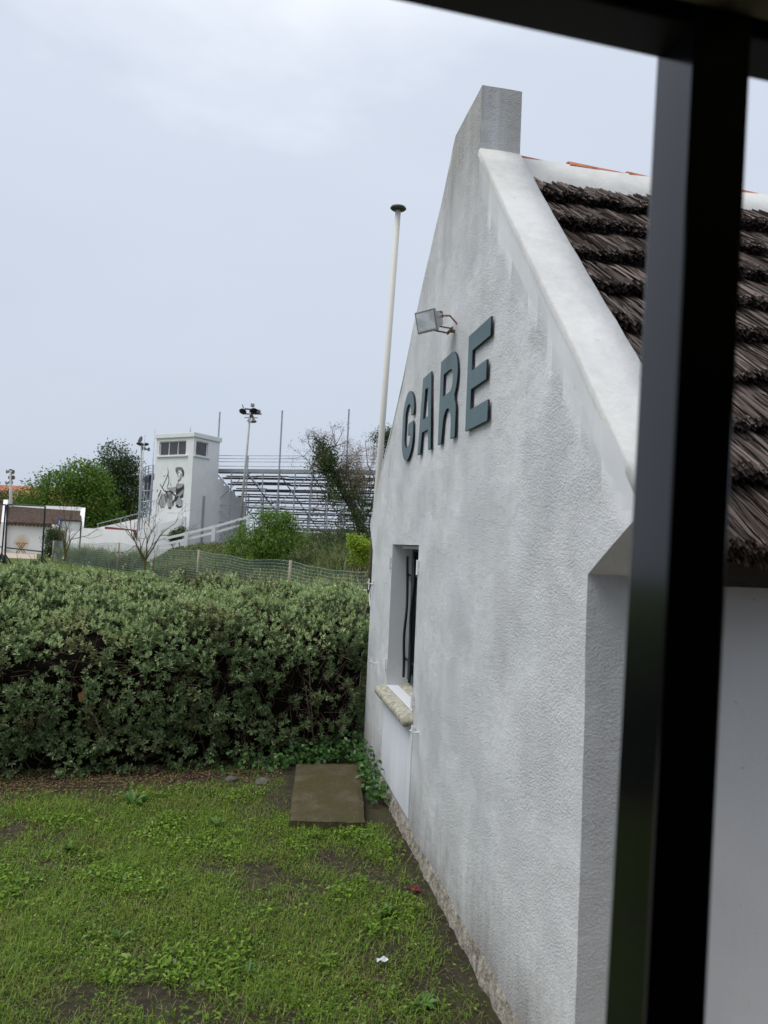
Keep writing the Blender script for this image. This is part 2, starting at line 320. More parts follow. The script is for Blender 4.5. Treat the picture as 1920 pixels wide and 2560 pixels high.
def pipe(name, p, q, r, parent):      # a straight tube sharing one mesh
    p = np.array(p, float); q = np.array(q, float); d = Vector(q-p); o = link(name, CYL, parent)
    o.matrix_basis = Matrix.Translation(Vector(p-ORG[parent.name])) @ d.to_track_quat('Z', 'Y').to_matrix().to_4x4() @ Matrix.Diagonal((r, r, d.length, 1))
    ORG[o.name] = ORG[parent.name]; return o
#---PART2---
# ------------------------------------------------------------------ ground and embankment
def gz(x, y): return 0.025*N3((x, y, 0), 0.9)+0.012*N3((x, y, 3), 4)
mb = MB(); xs = np.concatenate([[-900, -200, -60, -20, -9], np.arange(-6, 1.9, 0.12), [4, 9, 20, 60, 200, 900]])
ys = np.concatenate([[-600, -100, -20, -4, -1], np.arange(0.4, 8.5, 0.12), [9, 12, 20, 40, 80, 200, 600, 1500]])
vv = [(x, y, gz(x, y) if abs(x) < 7 and 0 < y < 9 else 0.0) for y in ys for x in xs]; nx = len(xs)
mb.add(vv, [(j*nx+i, j*nx+i+1, (j+1)*nx+i+1, (j+1)*nx+i) for j in range(len(ys)-1) for i in range(nx-1)])
tag(mb.build('ground', 'ground', smooth=True), kind='structure')
FENCE = [(136, 50), (298, 41), (499, 33), (727, 24.5), (930, 19.5), (1150, 15)]
FU = [(x-960)/FP*D for x, D in FENCE]; FD = [D for x, D in FENCE]
def sm(t): t = min(1, max(0, t)); return t*t*(3-2*t)
def bank_h(u, w_):
    wf = float(np.interp(u, FU, FD))+0.8
    cr_ = float(np.interp(u, [-19, -16, -14, -12.7, -11.1, -9.6, -7.7, -5, 30], [0, 0.1, 0.8, 1.5, 1.75, 1.9, 2.2, 2.25, 2.2]))
    return cr_*sm((w_-wf)/max(5.0, 43.5-wf))**0.75*sm((75-w_)/15)-0.04+0.08*N3((u, w_, 0), 0.5)*sm((w_-wf)/4)
mb = MB(); us = np.arange(-21, 24.1, 0.75); ws = np.arange(15, 78, 0.9); n_ = len(us)
mb.add([UW(u, w_, bank_h(u, w_)) for w_ in ws for u in us], [(j*n_+i, j*n_+i+1, (j+1)*n_+i+1, (j+1)*n_+i) for j in range(len(ws)-1) for i in range(n_-1)])
tag(mb.build('embankment', 'bank', smooth=True), kind='structure')
mb = MB(); a = PD(-140, 64.5, 0.012); b_ = PD(96, 64.5, 0.012); c_ = PD(96, 52, 0.012); d_ = PD(-190, 52, 0.012)
mb.add([a, b_, c_, d_], [(0, 1, 2, 3)]); tag(mb.build('path', 'path'), kind='structure')
mb = MB(); mb.box((-9, 0.98, -0.05), (9, 2.72, 0.035)); M['gravel'] = plain('pale_bounce_gravel', (0.46, 0.42, 0.36), 0.95, 0.35, 60, 0.2, 0.01); tag(mb.build('bounce_platform', 'gravel'), kind='structure')  # unseen pale strip, added to bounce light onto the gable pier

# ------------------------------------------------------------------ station building
XW, TH = 1.25, 0.26
NEAR = [(2.08, 2.27), (2.24, 2.46), (2.41, 2.66), (2.62, 2.91), (2.89, 3.21), (3.29, 3.66), (3.69, 4.12), (4.03, 4.52)]
FAR = [(4.59, 4.93), (4.65, 4.88), (4.87, 4.64), (5.19, 4.36), (5.46, 4.13), (5.74, 3.87), (6.03, 3.56), (6.43, 3.20), (6.84, 2.88), (7.09, 2.60), (7.24, 2.44), (7.36, 2.33)]
def topz(y):
    if y <= 4.03: return float(np.interp(y, *zip(*NEAR)))
    if y < 4.031: return 4.93
    if y <= 4.59: return 4.93
    return float(np.interp(y, *zip(*FAR)))
YN, YF = 2.46, 7.12
def botz(y):
    if y < YN: return float(np.interp(y, [2.08, YN], [2.265, 2.03]))
    if y > YF: return float(np.interp(y, [YF, 7.36], [2.05, 2.325]))
    return -0.1
WY0, WY1, WZ0, WZ1 = 5.13, 6.10, 0.90, 2.12
st = thing('station_building', 'white thatched station building with green letters on its stuccoed gable wall', 'building', (XW, 4.7, 0))
def wob(y, z): return 0.007*N3((y, z, 1), 1.3)+0.004*N3((y, z, 5), 5)
ybr = sorted(set([round(v, 3) for v in list(np.arange(2.08, 7.36, 0.06))+[YN-1e-3, YN, YF, YF+1e-3, WY0, WY1, 4.03, 4.031, 4.59, 7.36]]))
mb = MB()
def grid(y0, y1, za, zb, n):     # za(y), zb(y)
    vs_ = [(XW+wob(y, za(y)+(zb(y)-za(y))*k/n), y, za(y)+(zb(y)-za(y))*k/n) for y in (y0, y1) for k in range(n+1)]
    mb.add(vs_, [(k, n+1+k, n+2+k, k+1) for k in range(n)])
for y0, y1 in zip(ybr[:-1], ybr[1:]):
    if y1-y0 < 0.0005: continue
    if 4.03 <= y0 < 4.031: continue
    m_ = (y0+y1)/2; e0, e1 = y0+1e-6, y1-1e-6
    tz = lambda y: topz(min(max(y, e0), e1)); bz = lambda y: botz(min(max(y, e0), e1))
    if WY0 <= m_ <= WY1:
        grid(y0, y1, bz, lambda y: WZ0, 12); grid(y0, y1, lambda y: WZ1, tz, 24)
    else: grid(y0, y1, bz, tz, 40)
# back face, window reveal, underside of kneelers, end faces
bk = [(y, topz(y+1e-6)) for y in ybr if y < 4.03]+[(4.03, 4.52), (4.03, 4.93)]+[(y, topz(y)) for y in ybr if y >= 4.59]+[(YF, 2.05), (YF, -0.1), (YN, -0.1), (YN, 2.03)]
nb = len(bk); mb.add([(XW+TH-0.001, y, z) for y, z in bk], [tuple(range(nb))])
def quad(a, b, c, d): mb.add([a, b, c, d], [(0, 1, 2, 3)])
def edge_strip(pts): 
    for (ya, za), (yb, zb) in zip(pts[:-1], pts[1:]): quad((XW+wob(ya, za), ya, za), (XW+wob(yb, zb), yb, zb), (XW+TH, yb, zb), (XW+TH, ya, za))
edge_strip([(YN, -0.1)]+[(YN, z) for z in np.arange(0.05, 2.03, 0.1)]+[(YN, 2.03)])
edge_strip([(YN, 2.03), (2.27, 2.15), (2.08, 2.265)]); edge_strip([(YF, -0.1), (YF, 2.05)]); edge_strip([(YF, 2.05), (7.36, 2.325)])
for ya, yb, za, zb in ((4.03, 4.03, 4.50, 4.93), (4.03, 4.59, 4.93, 4.93), (4.59, 4.65, 4.93, 4.88)):      # sides and top of the block on the gable
    nn_ = 6
    for i in range(nn_):
        for j in range(4):
            pq = []
            for di, dj in ((0, 0), (1, 0), (1, 1), (0, 1)):
                f1, f2 = (i+di)/nn_, (j+dj)/4; y, z = ya+(yb-ya)*f1, za+(zb-za)*f1; x = XW+TH*f2+(wob(y, z) if f2 == 0 else 0)
                rr_ = 0.0; pq.append((x, y+(rr_*0.6 if ya == yb else 0), z-(rr_ if ya != yb else 0)+0.004*N3((x, y, z), 9)))
            mb.add(pq, [(0, 1, 2, 3)])
wall = mb.build('gable_wall', 'stucco', st, True)
at_ = wall.data.attributes.new('margin', 'FLOAT', 'POINT')
def mgv(v):
    y, z = v.co.y+4.7, v.co.z
    if v.co.x > 0.05: return 0.35
    d_ = (topz(y)-z)*0.65; lim = 0.20+0.06*N3((y, z, 0), 1.7)
    return float(min(1, max(0, (lim-d_)/0.10))) if y < 4.03 else 0.0
at_.data.foreach_set('value', [mgv(v) for v in wall.data.vertices])
mb = MB()                      # smooth plastered reveal of the window opening
XR = 1.425
for (ya, za), (yb, zb) in (((WY0, WZ0), (WY1, WZ0)), ((WY1, WZ0), (WY1, WZ1)), ((WY1, WZ1), (WY0, WZ1)), ((WY0, WZ1), (WY0, WZ0))):
    mb.add([(XW-0.004, ya, za), (XW-0.004, yb, zb), (XR+0.1, yb, zb), (XR+0.1, ya, za)], [(0, 1, 2, 3)])
mb.build('window_reveal', 'wallpaint', wall)
# coping: smooth plaster capping on the rakes and the block on top of the gable
def coping(prof, name, t=0.022, over=0.012, mat='smooth'):
    mb = MB(); pr = []
    for (ya, za), (yb, zb) in zip(prof[:-1], prof[1:]):
        k = max(1, int(abs(yb-ya)/0.09)); pr += [(ya+(yb-ya)*i/k, za+(zb-za)*i/k) for i in range(k)]
    pr.append(prof[-1]); rows = []
    for i, (y, z) in enumerate(pr):
        q = pr[min(i+1, len(pr)-1)]; p_ = pr[max(i-1, 0)]; d = np.array([q[0]-p_[0], q[1]-p_[1]]); d /= np.linalg.norm(d); nn = np.array([-d[1], d[0]])
        if nn[1] < 0: nn = -nn
        j = 0.006*N3((y, z, 2), 6); e_ = 0.006*N3((y, z, 9), 9)
        sec = [(XW-over*0.2, -0.03), (XW-over*0.5+e_*0.5, t-0.010), (XW-over*0.5+0.007+e_, t+j), (XW+TH*0.5, t+0.004+j), (XW+TH, t+j), (XW+TH+0.004, -0.05)]
        rows.append([(x, y+nn[0]*h, z+nn[1]*h) for x, h in sec])
    m_ = len(rows[0]); mb.add([v for r in rows for v in r], [(i*m_+k, (i+1)*m_+k, (i+1)*m_+k+1, i*m_+k+1) for i in range(len(rows)-1) for k in range(m_-1)]+[tuple(range(m_)), tuple((len(rows)-1)*m_+k for k in range(m_))])
    return mb.build(name, mat, wall, True)
coping(NEAR, 'coping', 0.012, 0.006); coping(FAR[1:], 'coping', 0.008, -0.004)
# smooth painted apron below the window
mb = MB(); mb.box((XW-0.013, 5.08, 0.14), (XW+0.02, 6.15, 0.80)); mb.build('apron_panel', 'apron', wall, bevel=0.004)
# footing: broken concrete ledge
mb = MB(); yy = np.arange(2.40, 7.15, 0.035); sec = 5; rows = []
for y in yy:
    o_ = 0.020+0.012*N3((y, 0, 0), 2.2)+0.014*N3((y, 4, 0), 9)+0.012*N3((y, 8, 0), 25); h = 0.078+0.02*N3((y, 2, 0), 3)+0.018*N3((y, 6, 0), 16)
    rows.append([(XW-o_-0.015, y, -0.06), (XW-o_+0.012*N3((y, 9, 1), 14), y, h*0.5), (XW-o_+0.012, y, h*0.9), (XW-o_*0.45, y, h+0.012*N3((y, 3, 3), 22)), (XW+0.01, y, h+0.03)])
mb.add([v for r in rows for v in r], [(i*sec+k, (i+1)*sec+k, (i+1)*sec+k+1, i*sec+k+1) for i in range(len(rows)-1) for k in range(sec-1)])
mb.build('footing', 'plinth', wall, True)
# side wall under the eave, recessed behind the gable pier
mb = MB(); mb.box((XW+TH-0.05, 2.60, -0.1), (7.4, 2.85, 2.6)); mb.build('side_wall', 'wallpaint', st)
mb = MB(); mb.box((XW+TH-0.05, 6.85, -0.1), (7.4, 7.10, 2.4)); mb.box((7.4, 2.6, -0.1), (7.6, 7.1, 2.6)); mb.build('rear_wall', 'wallpaint', st)
# thatch: one part per course
SL = 1.164; ev = np.array([0, 1, SL])/math.hypot(1, SL); nv = np.array([0, -SL, 1])/math.hypot(1, SL)
def rp(x, s, h=0.0): return np.array([x, 0, 0])+np.array([0, 2.20, 2.10])+ev*s+nv*h    # s metres up the slope
NC = 9; top_s = (4.22-2.20)/ev[1]; ds = top_s/NC; roof = MB()
roof.hexa([rp(1.49, 0, -0.14), rp(7.7, 0, -0.14), rp(7.7, top_s, -0.14), rp(1.49, top_s, -0.14), rp(1.49, 0, 0.0), rp(7.7, 0, 0.0), rp(7.7, top_s, 0.0), rp(1.49, top_s, 0.0)])
roof.hexa([(1.49, 4.3, 4.25), (7.7, 4.3, 4.25), (7.7, 7.2, 2.2), (1.49, 7.2, 2.2), (1.49, 4.3, 4.45), (7.7, 4.3, 4.45), (7.7, 7.35, 2.3), (1.49, 7.35, 2.3)])
roof_o = roof.build('roof', 'thatchbase', st)
for k in range(NC):
    s0 = k*ds; n = 9500; x = np.where(rng.uniform(0, 1, n) < 0.72, rng.uniform(1.5, 4.2, n), rng.uniform(4.2, 7.6, n))
    lay = rng.uniform(0, 1, n); wav = np.array([0.03*N3((q, k*3.1, 0), 2.5)+0.02*N3((q, k*7.7, 0), 9) for q in x])
    sa = s0-0.02-0.03*rng.uniform(0, 1, n)**2*1.3+wav+(1-lay)*0.03; L = rng.uniform(0.34, 0.52, n)
    hl = 0.13*lay+0.015+rng.normal(0, 0.008, n)+wav*0.5            # height of butt end over the plane
    hu = 0.015*lay+0.004; dx = rng.normal(0, 0.028, n); wd = rng.uniform(0.0018, 0.0046, n)
    base = np.array([0, 2.20, 2.10])
    A = base+np.outer(sa, ev)+np.outer(hl, nv); A[:, 0] += x; B = base+np.outer(sa+L, ev)+np.outer(hu, nv); B[:, 0] += x+dx
    Mid = A*0.5+B*0.5+np.outer(0.012+0.0*x, nv); sx = np.zeros((n, 3)); sx[:, 0] = wd; tilt = np.outer(rng.normal(0, 0.004, n), nv)
    V = np.stack([A-sx/2-tilt, A+sx/2+tilt, Mid-sx/2-tilt, Mid+sx/2+tilt, B-sx/2, B+sx/2], 1).reshape(-1, 3)
    b = np.arange(n)[:, None]*6; F = np.concatenate([b+np.array([[0, 1, 3, 2]]), b+np.array([[2, 3, 5, 4]])], 1).reshape(-1, 4)
    # butt body, coloured near-black for the shadow band under each course
    xs_ = np.linspace(1.5, 7.65, 60); Vb = []; 
    for q in xs_:
        wv = 0.03*N3((q, k*3.1, 0), 2.5)
        Vb += [rp(q, s0+0.02+wv, 0.003), rp(q, s0-0.0+wv, 0.105), rp(q, s0+0.42, 0.012)]
    Vb = np.array(Vb); Fb = np.array([(i*3+j, (i+1)*3+j, (i+1)*3+j+1, i*3+j+1) for i in range(59) for j in range(2)])
    V, F = join([(V, F), (Vb, Fb)])
    o = fastmesh('thatch_course', V, F, 'thatch', roof_o); o.data.materials.append(M['thatchbase']); mi = np.zeros(len(F), np.int32); mi[-len(Fb):] = 1; o.data.polygons.foreach_set('material_index', mi)
# ridge: white mortar bedding with terracotta tiles
mb = MB(); xs_ = np.arange(1.505, 7.7, 0.15); rows = []
for x in xs_:
    j = 0.012*N3((x, 0, 0), 3); rows.append([(x, 4.04+j, 4.36+0.02*N3((x, 5, 0), 6)), (x, 4.06+j, 4.44), (x, 4.22, 4.635), (x, 4.40, 4.635), (x, 4.56, 4.44), (x, 4.58, 4.36)])
mb.add([v for r in rows for v in r], [(i*6+k, (i+1)*6+k, (i+1)*6+k+1, i*6+k+1) for i in range(len(rows)-1) for k in range(5)])
ridge = mb.build('ridge_mortar', 'smooth', roof_o, True)
tm = None
for i in range(15):
    if tm is None:
        mb = MB(); 
        for xx, r_ in ((0, 0.100), (0.47, 0.085)):
            mb.v += [(xx, r_*1.05*math.cos(a), r_*0.55*math.sin(a)) for a in np.linspace(0, math.pi, 9)]+[(xx, (r_-0.014)*1.05*math.cos(a), (r_-0.014)*0.55*math.sin(a)) for a in np.linspace(0, math.pi, 9)]
        mb.f = [(k, k+1, 18+k+1, 18+k) for k in range(8)]+[(9+k, 27+k, 27+k+1, 9+k+1) for k in range(8)]+[(k, 9+k, 10+k, k+1) for k in range(8)]+[(18+k, 19+k, 28+k, 27+k) for k in range(8)]
        t_ = mb.build('ridge_tile', 'tile', ridge, True, local=True); tm = t_.data
    else: t_ = link('ridge_tile', tm, ridge)
    t_.location = (np.array([1.51+i*0.415, 4.31, 4.618+0.006*(i % 2)])-ORG[st.name]).tolist(); t_.rotation_euler = (0, R_(2.2), R_(rng.normal(0, 1.0)))
# window in the gable
win = MB(); 
for a, b in (((WY0, WZ0+0.05), (WY0+0.06, WZ1)), ((WY1-0.06, WZ0+0.05), (WY1, WZ1))): win.box((XR, a[0], a[1]), (XR+0.06, b[0], b[1]))
win.box((XR+0.002, WY0, WZ0+0.05), (XR+0.06, WY1, WZ0+0.11)); win.box((XR+0.002, WY0, WZ1-0.06), (XR+0.06, WY1, WZ1)); win.box((XR+0.003, 5.585, WZ0+0.1), (XR+0.058, 5.645, WZ1-0.05))
wo = win.build('window', 'dkgreen', st, bevel=0.004)
for a, b in ((5.19, 5.585), (5.645, 6.04)):
    mb = MB(); mb.box((XR+0.03, a, WZ0+0.1), (XR+0.036, b, WZ1-0.05)); mb.build('pane', 'glassdark', wo)
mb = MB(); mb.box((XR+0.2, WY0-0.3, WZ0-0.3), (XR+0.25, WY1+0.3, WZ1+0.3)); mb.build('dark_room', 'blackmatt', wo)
mb = MB(); mb.box((1.33, WY0, WZ1-0.035), (XR, WY1, WZ1-0.003)); mb.build('roller_box', 'wallpaint', wo, bevel=0.006)
for i, y in enumerate((5.36, 5.60, 5.80, 6.02)):
    mb = MB(); ph = i*1.7; pts = [(1.372+0.006*math.sin(z*9+ph), y+0.013*math.sin(z*8+ph)+0.006*math.sin(z*17+ph*2), z) for z in np.linspace(0.98, 2.02, 26)]
    mb.tube(pts, 0.012, 6); mb.build('window_bar', 'iron', wo, True)
for z in (1.14, 1.86):
    mb = MB(); mb.box((1.384, WY0, z-0.008), (1.394, WY1, z+0.008)); mb.build('cross_bar', 'iron', wo)
mb = MB(); ys_ = np.linspace(5.10, 6.22, 26); rows = []
for y in ys_:
    j = 0.006*N3((y, 0, 7), 9); k = 0.006*N3((y, 5, 7), 14)
    rows.append([(XW+0.02, y, 0.80), (1.183+j, y, 0.795+k), (1.168+j, y, 0.81+k), (1.165+j, y, 0.85+k), (1.18+j, y, 0.868+k*0.5), (XW, y, 0.885), (XR+0.02, y, 0.915)])
mb.add([v for r in rows for v in r], [(i*7+k, (i+1)*7+k, (i+1)*7+k+1, i*7+k+1) for i in range(25) for k in range(6)]+[tuple(range(7)), tuple(25*7+k for k in range(7))])
mb.build('window_sill', 'sill', wo, True)
for y, z in ((6.135, 1.95), (6.135, 1.06), (5.095, 1.95), (5.095, 0.98)):       # shutter hinge pins
    mb = MB(); mb.tube([(XW-0.018, y, z-0.05), (XW-0.018, y, z+0.06)], 0.009, 7); mb.box((XW-0.022, y-0.008, z-0.03), (XW+0.02, y+0.008, z-0.008)); mb.build('hinge_pin', 'whitebright', wo)
for y, z in ((6.62, 1.0), (4.93, 0.80), (7.0, 1.72)):          # shutter hold-backs
    mb = MB(); mb.tube([(XW+0.02, y, z), (XW-0.05, y, z), (XW-0.06, y-0.005, z+0.015)], 0.006, 6); mb.tube([(XW-0.045, y, z-0.06), (XW-0.045, y, z+0.05)], 0.006, 6); mb.build('shutter_stay', 'whitebright', wo)
mb = MB(); mb.tube([(XW-0.004, 7.0, 1.75), (XW-0.03, 7.03, 1.6), (XW-0.02, 7.01, 1.5)], 0.008, 5); mb.build('loose_cable', 'whitebright', st)
# letters G A R E
def arc(cx, cz, rx, rz, a0, a1, n=14): return [(cx+rx*math.cos(R_(a)), cz+rz*math.sin(R_(a))) for a in np.linspace(a0, a1, n)]
LW, LH, S_ = 0.395, 0.57, 0.082
SH = {
 'E': [[(0, 0), (LW, 0), (LW, 0.115), (S_, 0.115), (S_, 0.235), (0.35, 0.235), (0.35, 0.345), (S_, 0.345), (S_, 0.465), (LW, 0.465), (LW, LH), (0, LH)]],
 'A': [[(0, 0), (0.085, 0), (0.115, 0.155), (0.295, 0.155), (0.325, 0), (LW, 0), (0.325, LH), (0.085, LH)], [(0.127, 0.25), (0.165, 0.47), (0.245, 0.47), (0.283, 0.25)]],
 'R': [[(0, 0), (S_, 0)]+arc(0.20, 0.10, 0.10, 0.115, 180, 0, 12)[0:]+[(0.30, 0), (0.40, 0), (0.40, 0.14)]+arc(0.30, 0.17, 0.10, 0.09, 0, 50, 5)+arc(0.26, 0.405, 0.15, 0.165, -50, 90, 14)+[(0, LH)],
       [(S_, 0.315), (S_, 0.465), (0.22, 0.465)]+arc(0.235, 0.39, 0.075, 0.075, 80, -80, 9)+[(0.22, 0.315)]],
 'G': [arc(0.205, 0.365, 0.205, 0.205, 8, 180, 18)+arc(0.205, 0.205, 0.205, 0.205, 180, 352, 18)+[(LW, 0.30), (0.22, 0.30), (0.22, 0.205), (0.31, 0.205)]+arc(0.205, 0.20, 0.107, 0.095, 0, -180, 14)+arc(0.205, 0.37, 0.107, 0.095, 180, 8, 14)+[(0.313, 0.355), (LW, 0.355)]]}
for ch, y0 in (('G', 5.82), ('A', 5.23), ('R', 4.64), ('E', 4.02)):
    cu = bpy.data.curves.new('letter', 'CURVE'); cu.dimensions = '2D'; cu.fill_mode = 'BOTH'; cu.extrude = 0.006
    for pl in SH[ch]:
        sp = cu.splines.new('POLY'); sp.points.add(len(pl)-1); sp.use_cyclic_u = True
        for q, (a, b) in zip(sp.points, pl): q.co = (a, b, 0, 1)
    tmp = bpy.data.objects.new('tmp', cu); C.objects.link(tmp); bpy.context.view_layer.update()
    me = bpy.data.meshes.new_from_object(tmp.evaluated_get(bpy.context.evaluated_depsgraph_get())); bpy.data.objects.remove(tmp)
    me.materials.clear(); me.materials.append(M['green']); me.materials.append(M['greenedge'])
    for p_ in me.polygons: p_.material_index = 1 if abs(p_.normal.z) < 0.5 else 0
    o = link('letter', me, st); o.matrix_basis = Matrix.Translation(Vector((XW-0.016, y0, 2.80))-Vector(ORG[st.name])) @ Matrix(((0, 0, -1, 0), (-1, 0, 0, 0), (0, 1, 0, 0), (0, 0, 0, 1)))
    o['label'] = 'dark green letter '+ch
#---PART3---
# ------------------------------------------------------------------ open carriage the picture is taken from
car = thing('train_carriage', 'black steel framed open carriage whose post and roof beam cross the view', 'carriage', (0, 0, 0.5))
car.rotation_euler = (0, R_(1.6), 0)
def cb(name, a, b, mat, parent=None, bev=0.004):
    mb = MB(); o_ = np.array([-0.0447, 0, 1.6]); mb.box(np.array(a)+o_, np.array(b)+o_); o = mb.build(name, mat, parent or car, bevel=bev, local=True); return o
for x in (-1.35, 0.449, 2.25): cb('post', (x, 0.70, -1.55), (x+0.072, 0.782, 0.655), 'black')
cb('roof_beam', (-2.6, 0.712, 0.628), (2.9, 0.776, 0.700), 'blackmatt')
for x in (-1.35, 0.449, 2.25): cb('post', (x, -0.96, -1.55), (x+0.072, -0.88, 0.655), 'black')
cb('roof_beam', (-2.6, -0.95, 0.566), (2.9, -0.89, 0.700), 'black')
rf = cb('roof_panel', (-2.7, -1.05, 0.702), (3.0, 0.86, 0.73), 'blackmatt'); cb('roof_lining', (-2.6, -0.88, 0.640), (2.9, 0.699, 0.652), 'lining', rf, 0)
cb('floor', (-2.6, -0.95, -1.62), (2.9, 0.776, -1.552), 'blackmatt')
cb('side_panel', (-2.6, 0.735, -1.55), (2.9, 0.765, -0.85), 'blackmatt'); cb('side_panel', (-2.6, -0.935, -1.55), (2.9, -0.905, 0.56), 'blackmatt')  # full-height rear panel is added out of view to keep the post face dark
for x in (-1.8, 2.2):
    mb = MB(); o_ = np.array([-0.0447, 0, 1.6]); mb.tube([np.array((x, -0.75, -1.85))+o_, np.array((x, 0.6, -1.85))+o_], 0.235, 20); mb.build('wheel', 'iron', car, local=True)

# ------------------------------------------------------------------ floodlight on the gable
fl = thing('floodlight', 'small square halogen floodlight on a rusty bracket above the green letters', 'lamp', (XW, 4.40, 3.52))
hc = np.array([1.075, 4.40, 3.565]); d = unit(np.array([-0.74, -0.52, -0.30])); sx_ = unit(np.cross(d, [0, 0, 1])); up_ = np.cross(sx_, d)
def fr(o, w_, h): return [hc+d*o+sx_*i*w_+up_*j*h for i, j in ((-1, -1), (1, -1), (1, 1), (-1, 1))]
mb = MB(); mb.hexa(fr(-0.085, 0.045, 0.035)+fr(0.02, 0.078, 0.062)); mb.build('housing', 'alu', fl, bevel=0.006)
mb = MB(); mb.hexa(fr(0.022, 0.086, 0.070)+fr(0.034, 0.086, 0.070)); fo = mb.build('front_frame', 'alu', fl, bevel=0.003)
M['lampglass'] = plain('lamp_glass', (0.62, 0.66, 0.70), 0.08, 0.3, 14, 0.7)
mb = MB(); mb.hexa(fr(0.030, 0.073, 0.057)+fr(0.0365, 0.073, 0.057)); mb.build('lens', 'lampglass', fo)
mb = MB(); mb.obox(hc-d*0.085+up_*0.03, (d, sx_, up_), (0.03, 0.03, 0.024)); mb.build('junction_box', 'rust', fl, bevel=0.004)
mb = MB()
for s in (-1, 1):
    mb.beam(hc+sx_*0.05*s-d*0.03-up_*0.045, (1.215, 4.40+0.05*s, 3.515), 0.014, 0.006)
mb.beam((1.215, 4.34, 3.515), (1.215, 4.46, 3.515), 0.008, 0.02); mb.tube([(1.215, 4.40, 3.515), (XW+0.02, 4.40, 3.515)], 0.012, 8); mb.tube([hc-d*0.09+up_*0.03, (1.2, 4.36, 3.60), (XW+0.02, 4.34, 3.52)], 0.006, 6)
mb.build('bracket', 'rust', fl)

# ------------------------------------------------------------------ flue pipe behind the far corner
p0 = W(944, 1220, 9.2); p1 = W(995.5, 524, 9.0); q0 = p0+(p0-p1)/(p1[2]-p0[2])*p0[2]
def pipemat():
    m, t, b = nodes('cream_pipe_lichen', 0.6, 0.4); sx = t.nodes.new('ShaderNodeSeparateXYZ'); p = pos(t); t.links.new(p, sx.inputs[0])
    f = math_(t, 'MULTIPLY_ADD', sx.outputs['Z'], -0.7); f.node.inputs[2].default_value = 2.45; f = math_(t, 'MULTIPLY', f, tnoise(t, p, 22, 6, 0.75))
    k = ramp(t, [(0.36, (0, 0, 0)), (0.44, (1, 1, 1))]); t.links.new(f, k.inputs[0])
    t.links.new(mixc(t, k.outputs[0], (0.60, 0.59, 0.54), (0.13, 0.115, 0.065)), b.inputs['Base Color']); return m
M['pipe'] = pipemat()
vp = thing('flue_pipe', 'tall cream flue pipe with round dark cap behind the far end of the gable', 'pipe', q0)
mb = MB(); mb.tube([q0, p0, p1], [0.042, 0.040, 0.036], 14); mb.build('pipe', 'pipe', vp, True)
mb = MB(); ax_ = unit(p1-p0); mb.tube([p1-ax_*0.005, p1+ax_*0.012, p1+ax_*0.035, p1+ax_*0.05], [0.085, 0.104, 0.09, 0.02], 20); mb.build('cap', 'cap', vp, True)

# ------------------------------------------------------------------ slab, stones, block, litter
pts = [G(*q, 0.09) for q in ((724, 2046), (912, 2051), (900, 1904), (741, 1907))]
mb = MB(); pts = [np.array([p_[0], p_[1], 0.085]) for p_ in pts]; ng = 14
def sq(i, j, dz):
    a, b = i/ng, j/ng; p = (pts[0]*(1-a)+pts[1]*a)*(1-b)+(pts[3]*(1-a)+pts[2]*a)*b; ed = min(a, b, 1-a, 1-b); k = 0.014 if ed == 0 else 0.0
    return p+np.array([k*N3((i*0.7, j*0.7, 3)), k*N3((i*0.7, j*0.7, 7)), dz+0.006*N3((i*0.4, j*0.4, 0))-(0.012 if ed == 0 else 0)])
mb.add([sq(i, j, 0) for j in range(ng+1) for i in range(ng+1)], [(j*(ng+1)+i, j*(ng+1)+i+1, (j+1)*(ng+1)+i+1, (j+1)*(ng+1)+i) for j in range(ng) for i in range(ng)])
ring = [(i, 0) for i in range(ng)]+[(ng, j) for j in range(ng)]+[(i, ng) for i in range(ng, 0, -1)]+[(0, j) for j in range(ng, 0, -1)]
tp_ = [sq(i, j, 0) for i, j in ring]; n_ = len(tp_); mb.add(tp_+[p+np.array([0, 0, -0.11]) for p in tp_], [(i, (i+1) % n_, n_+(i+1) % n_, n_+i) for i in range(n_)])
solo(mb, 'concrete_slab', 'concrete', 'mossy brown concrete slab lying at the foot of the hedge', 'slab', smooth=False)
def rock(px, py, r, label, seed):
    c = G(px, py); mb = MB(); bm = bmesh.new(); bmesh.ops.create_icosphere(bm, subdivisions=2, radius=1)
    for v in bm.verts: v.co = v.co*(1+0.35*mnoise.noise(v.co*1.3+Vector((seed, 0, 0))))
    mb.add([(c[0]+v.co.x*r*1.2, c[1]+v.co.y*r*0.9, max(-0.01, r*0.4+v.co.z*r*0.75)) for v in bm.verts], [[v.index for v in f.verts] for f in bm.faces]); bm.free()
    solo(mb, 'stone', 'stone', label, 'stone')
rock(655, 1962, 0.055, 'pale grey stone near the left side of the concrete slab', 1.3); rock(578, 1955, 0.045, 'small dark stone half hidden under the hedge left of the pale stone', 4.1)
bp = PD(905, 10.5, 0); mb = MB(); wx = W(905, 1474, 10.5)
ax1 = np.array([cR[0], cR[1], 0]); ax1 = unit(ax1); ax2 = np.array([-ax1[1], ax1[0], 0]); tz_ = wx[2]
ub = thing('concrete_pillar', 'grey concrete pillar with a flat cap between hedge and building', 'pillar', (wx[0], wx[1], 0))
mb.obox((wx[0], wx[1], (tz_-0.06)/2), (ax1, ax2, (0, 0, 1)), (0.12, 0.12, (tz_-0.06)/2)); mb.build('shaft', 'block', ub, bevel=0.008)
mb = MB(); mb.obox((wx[0], wx[1], tz_-0.03), (ax1, ax2, (0, 0, 1)), (0.145, 0.145, 0.03)); mb.build('cap', 'block', ub, bevel=0.006)
c = G(955, 2425); mb = MB(); k_ = 0.6
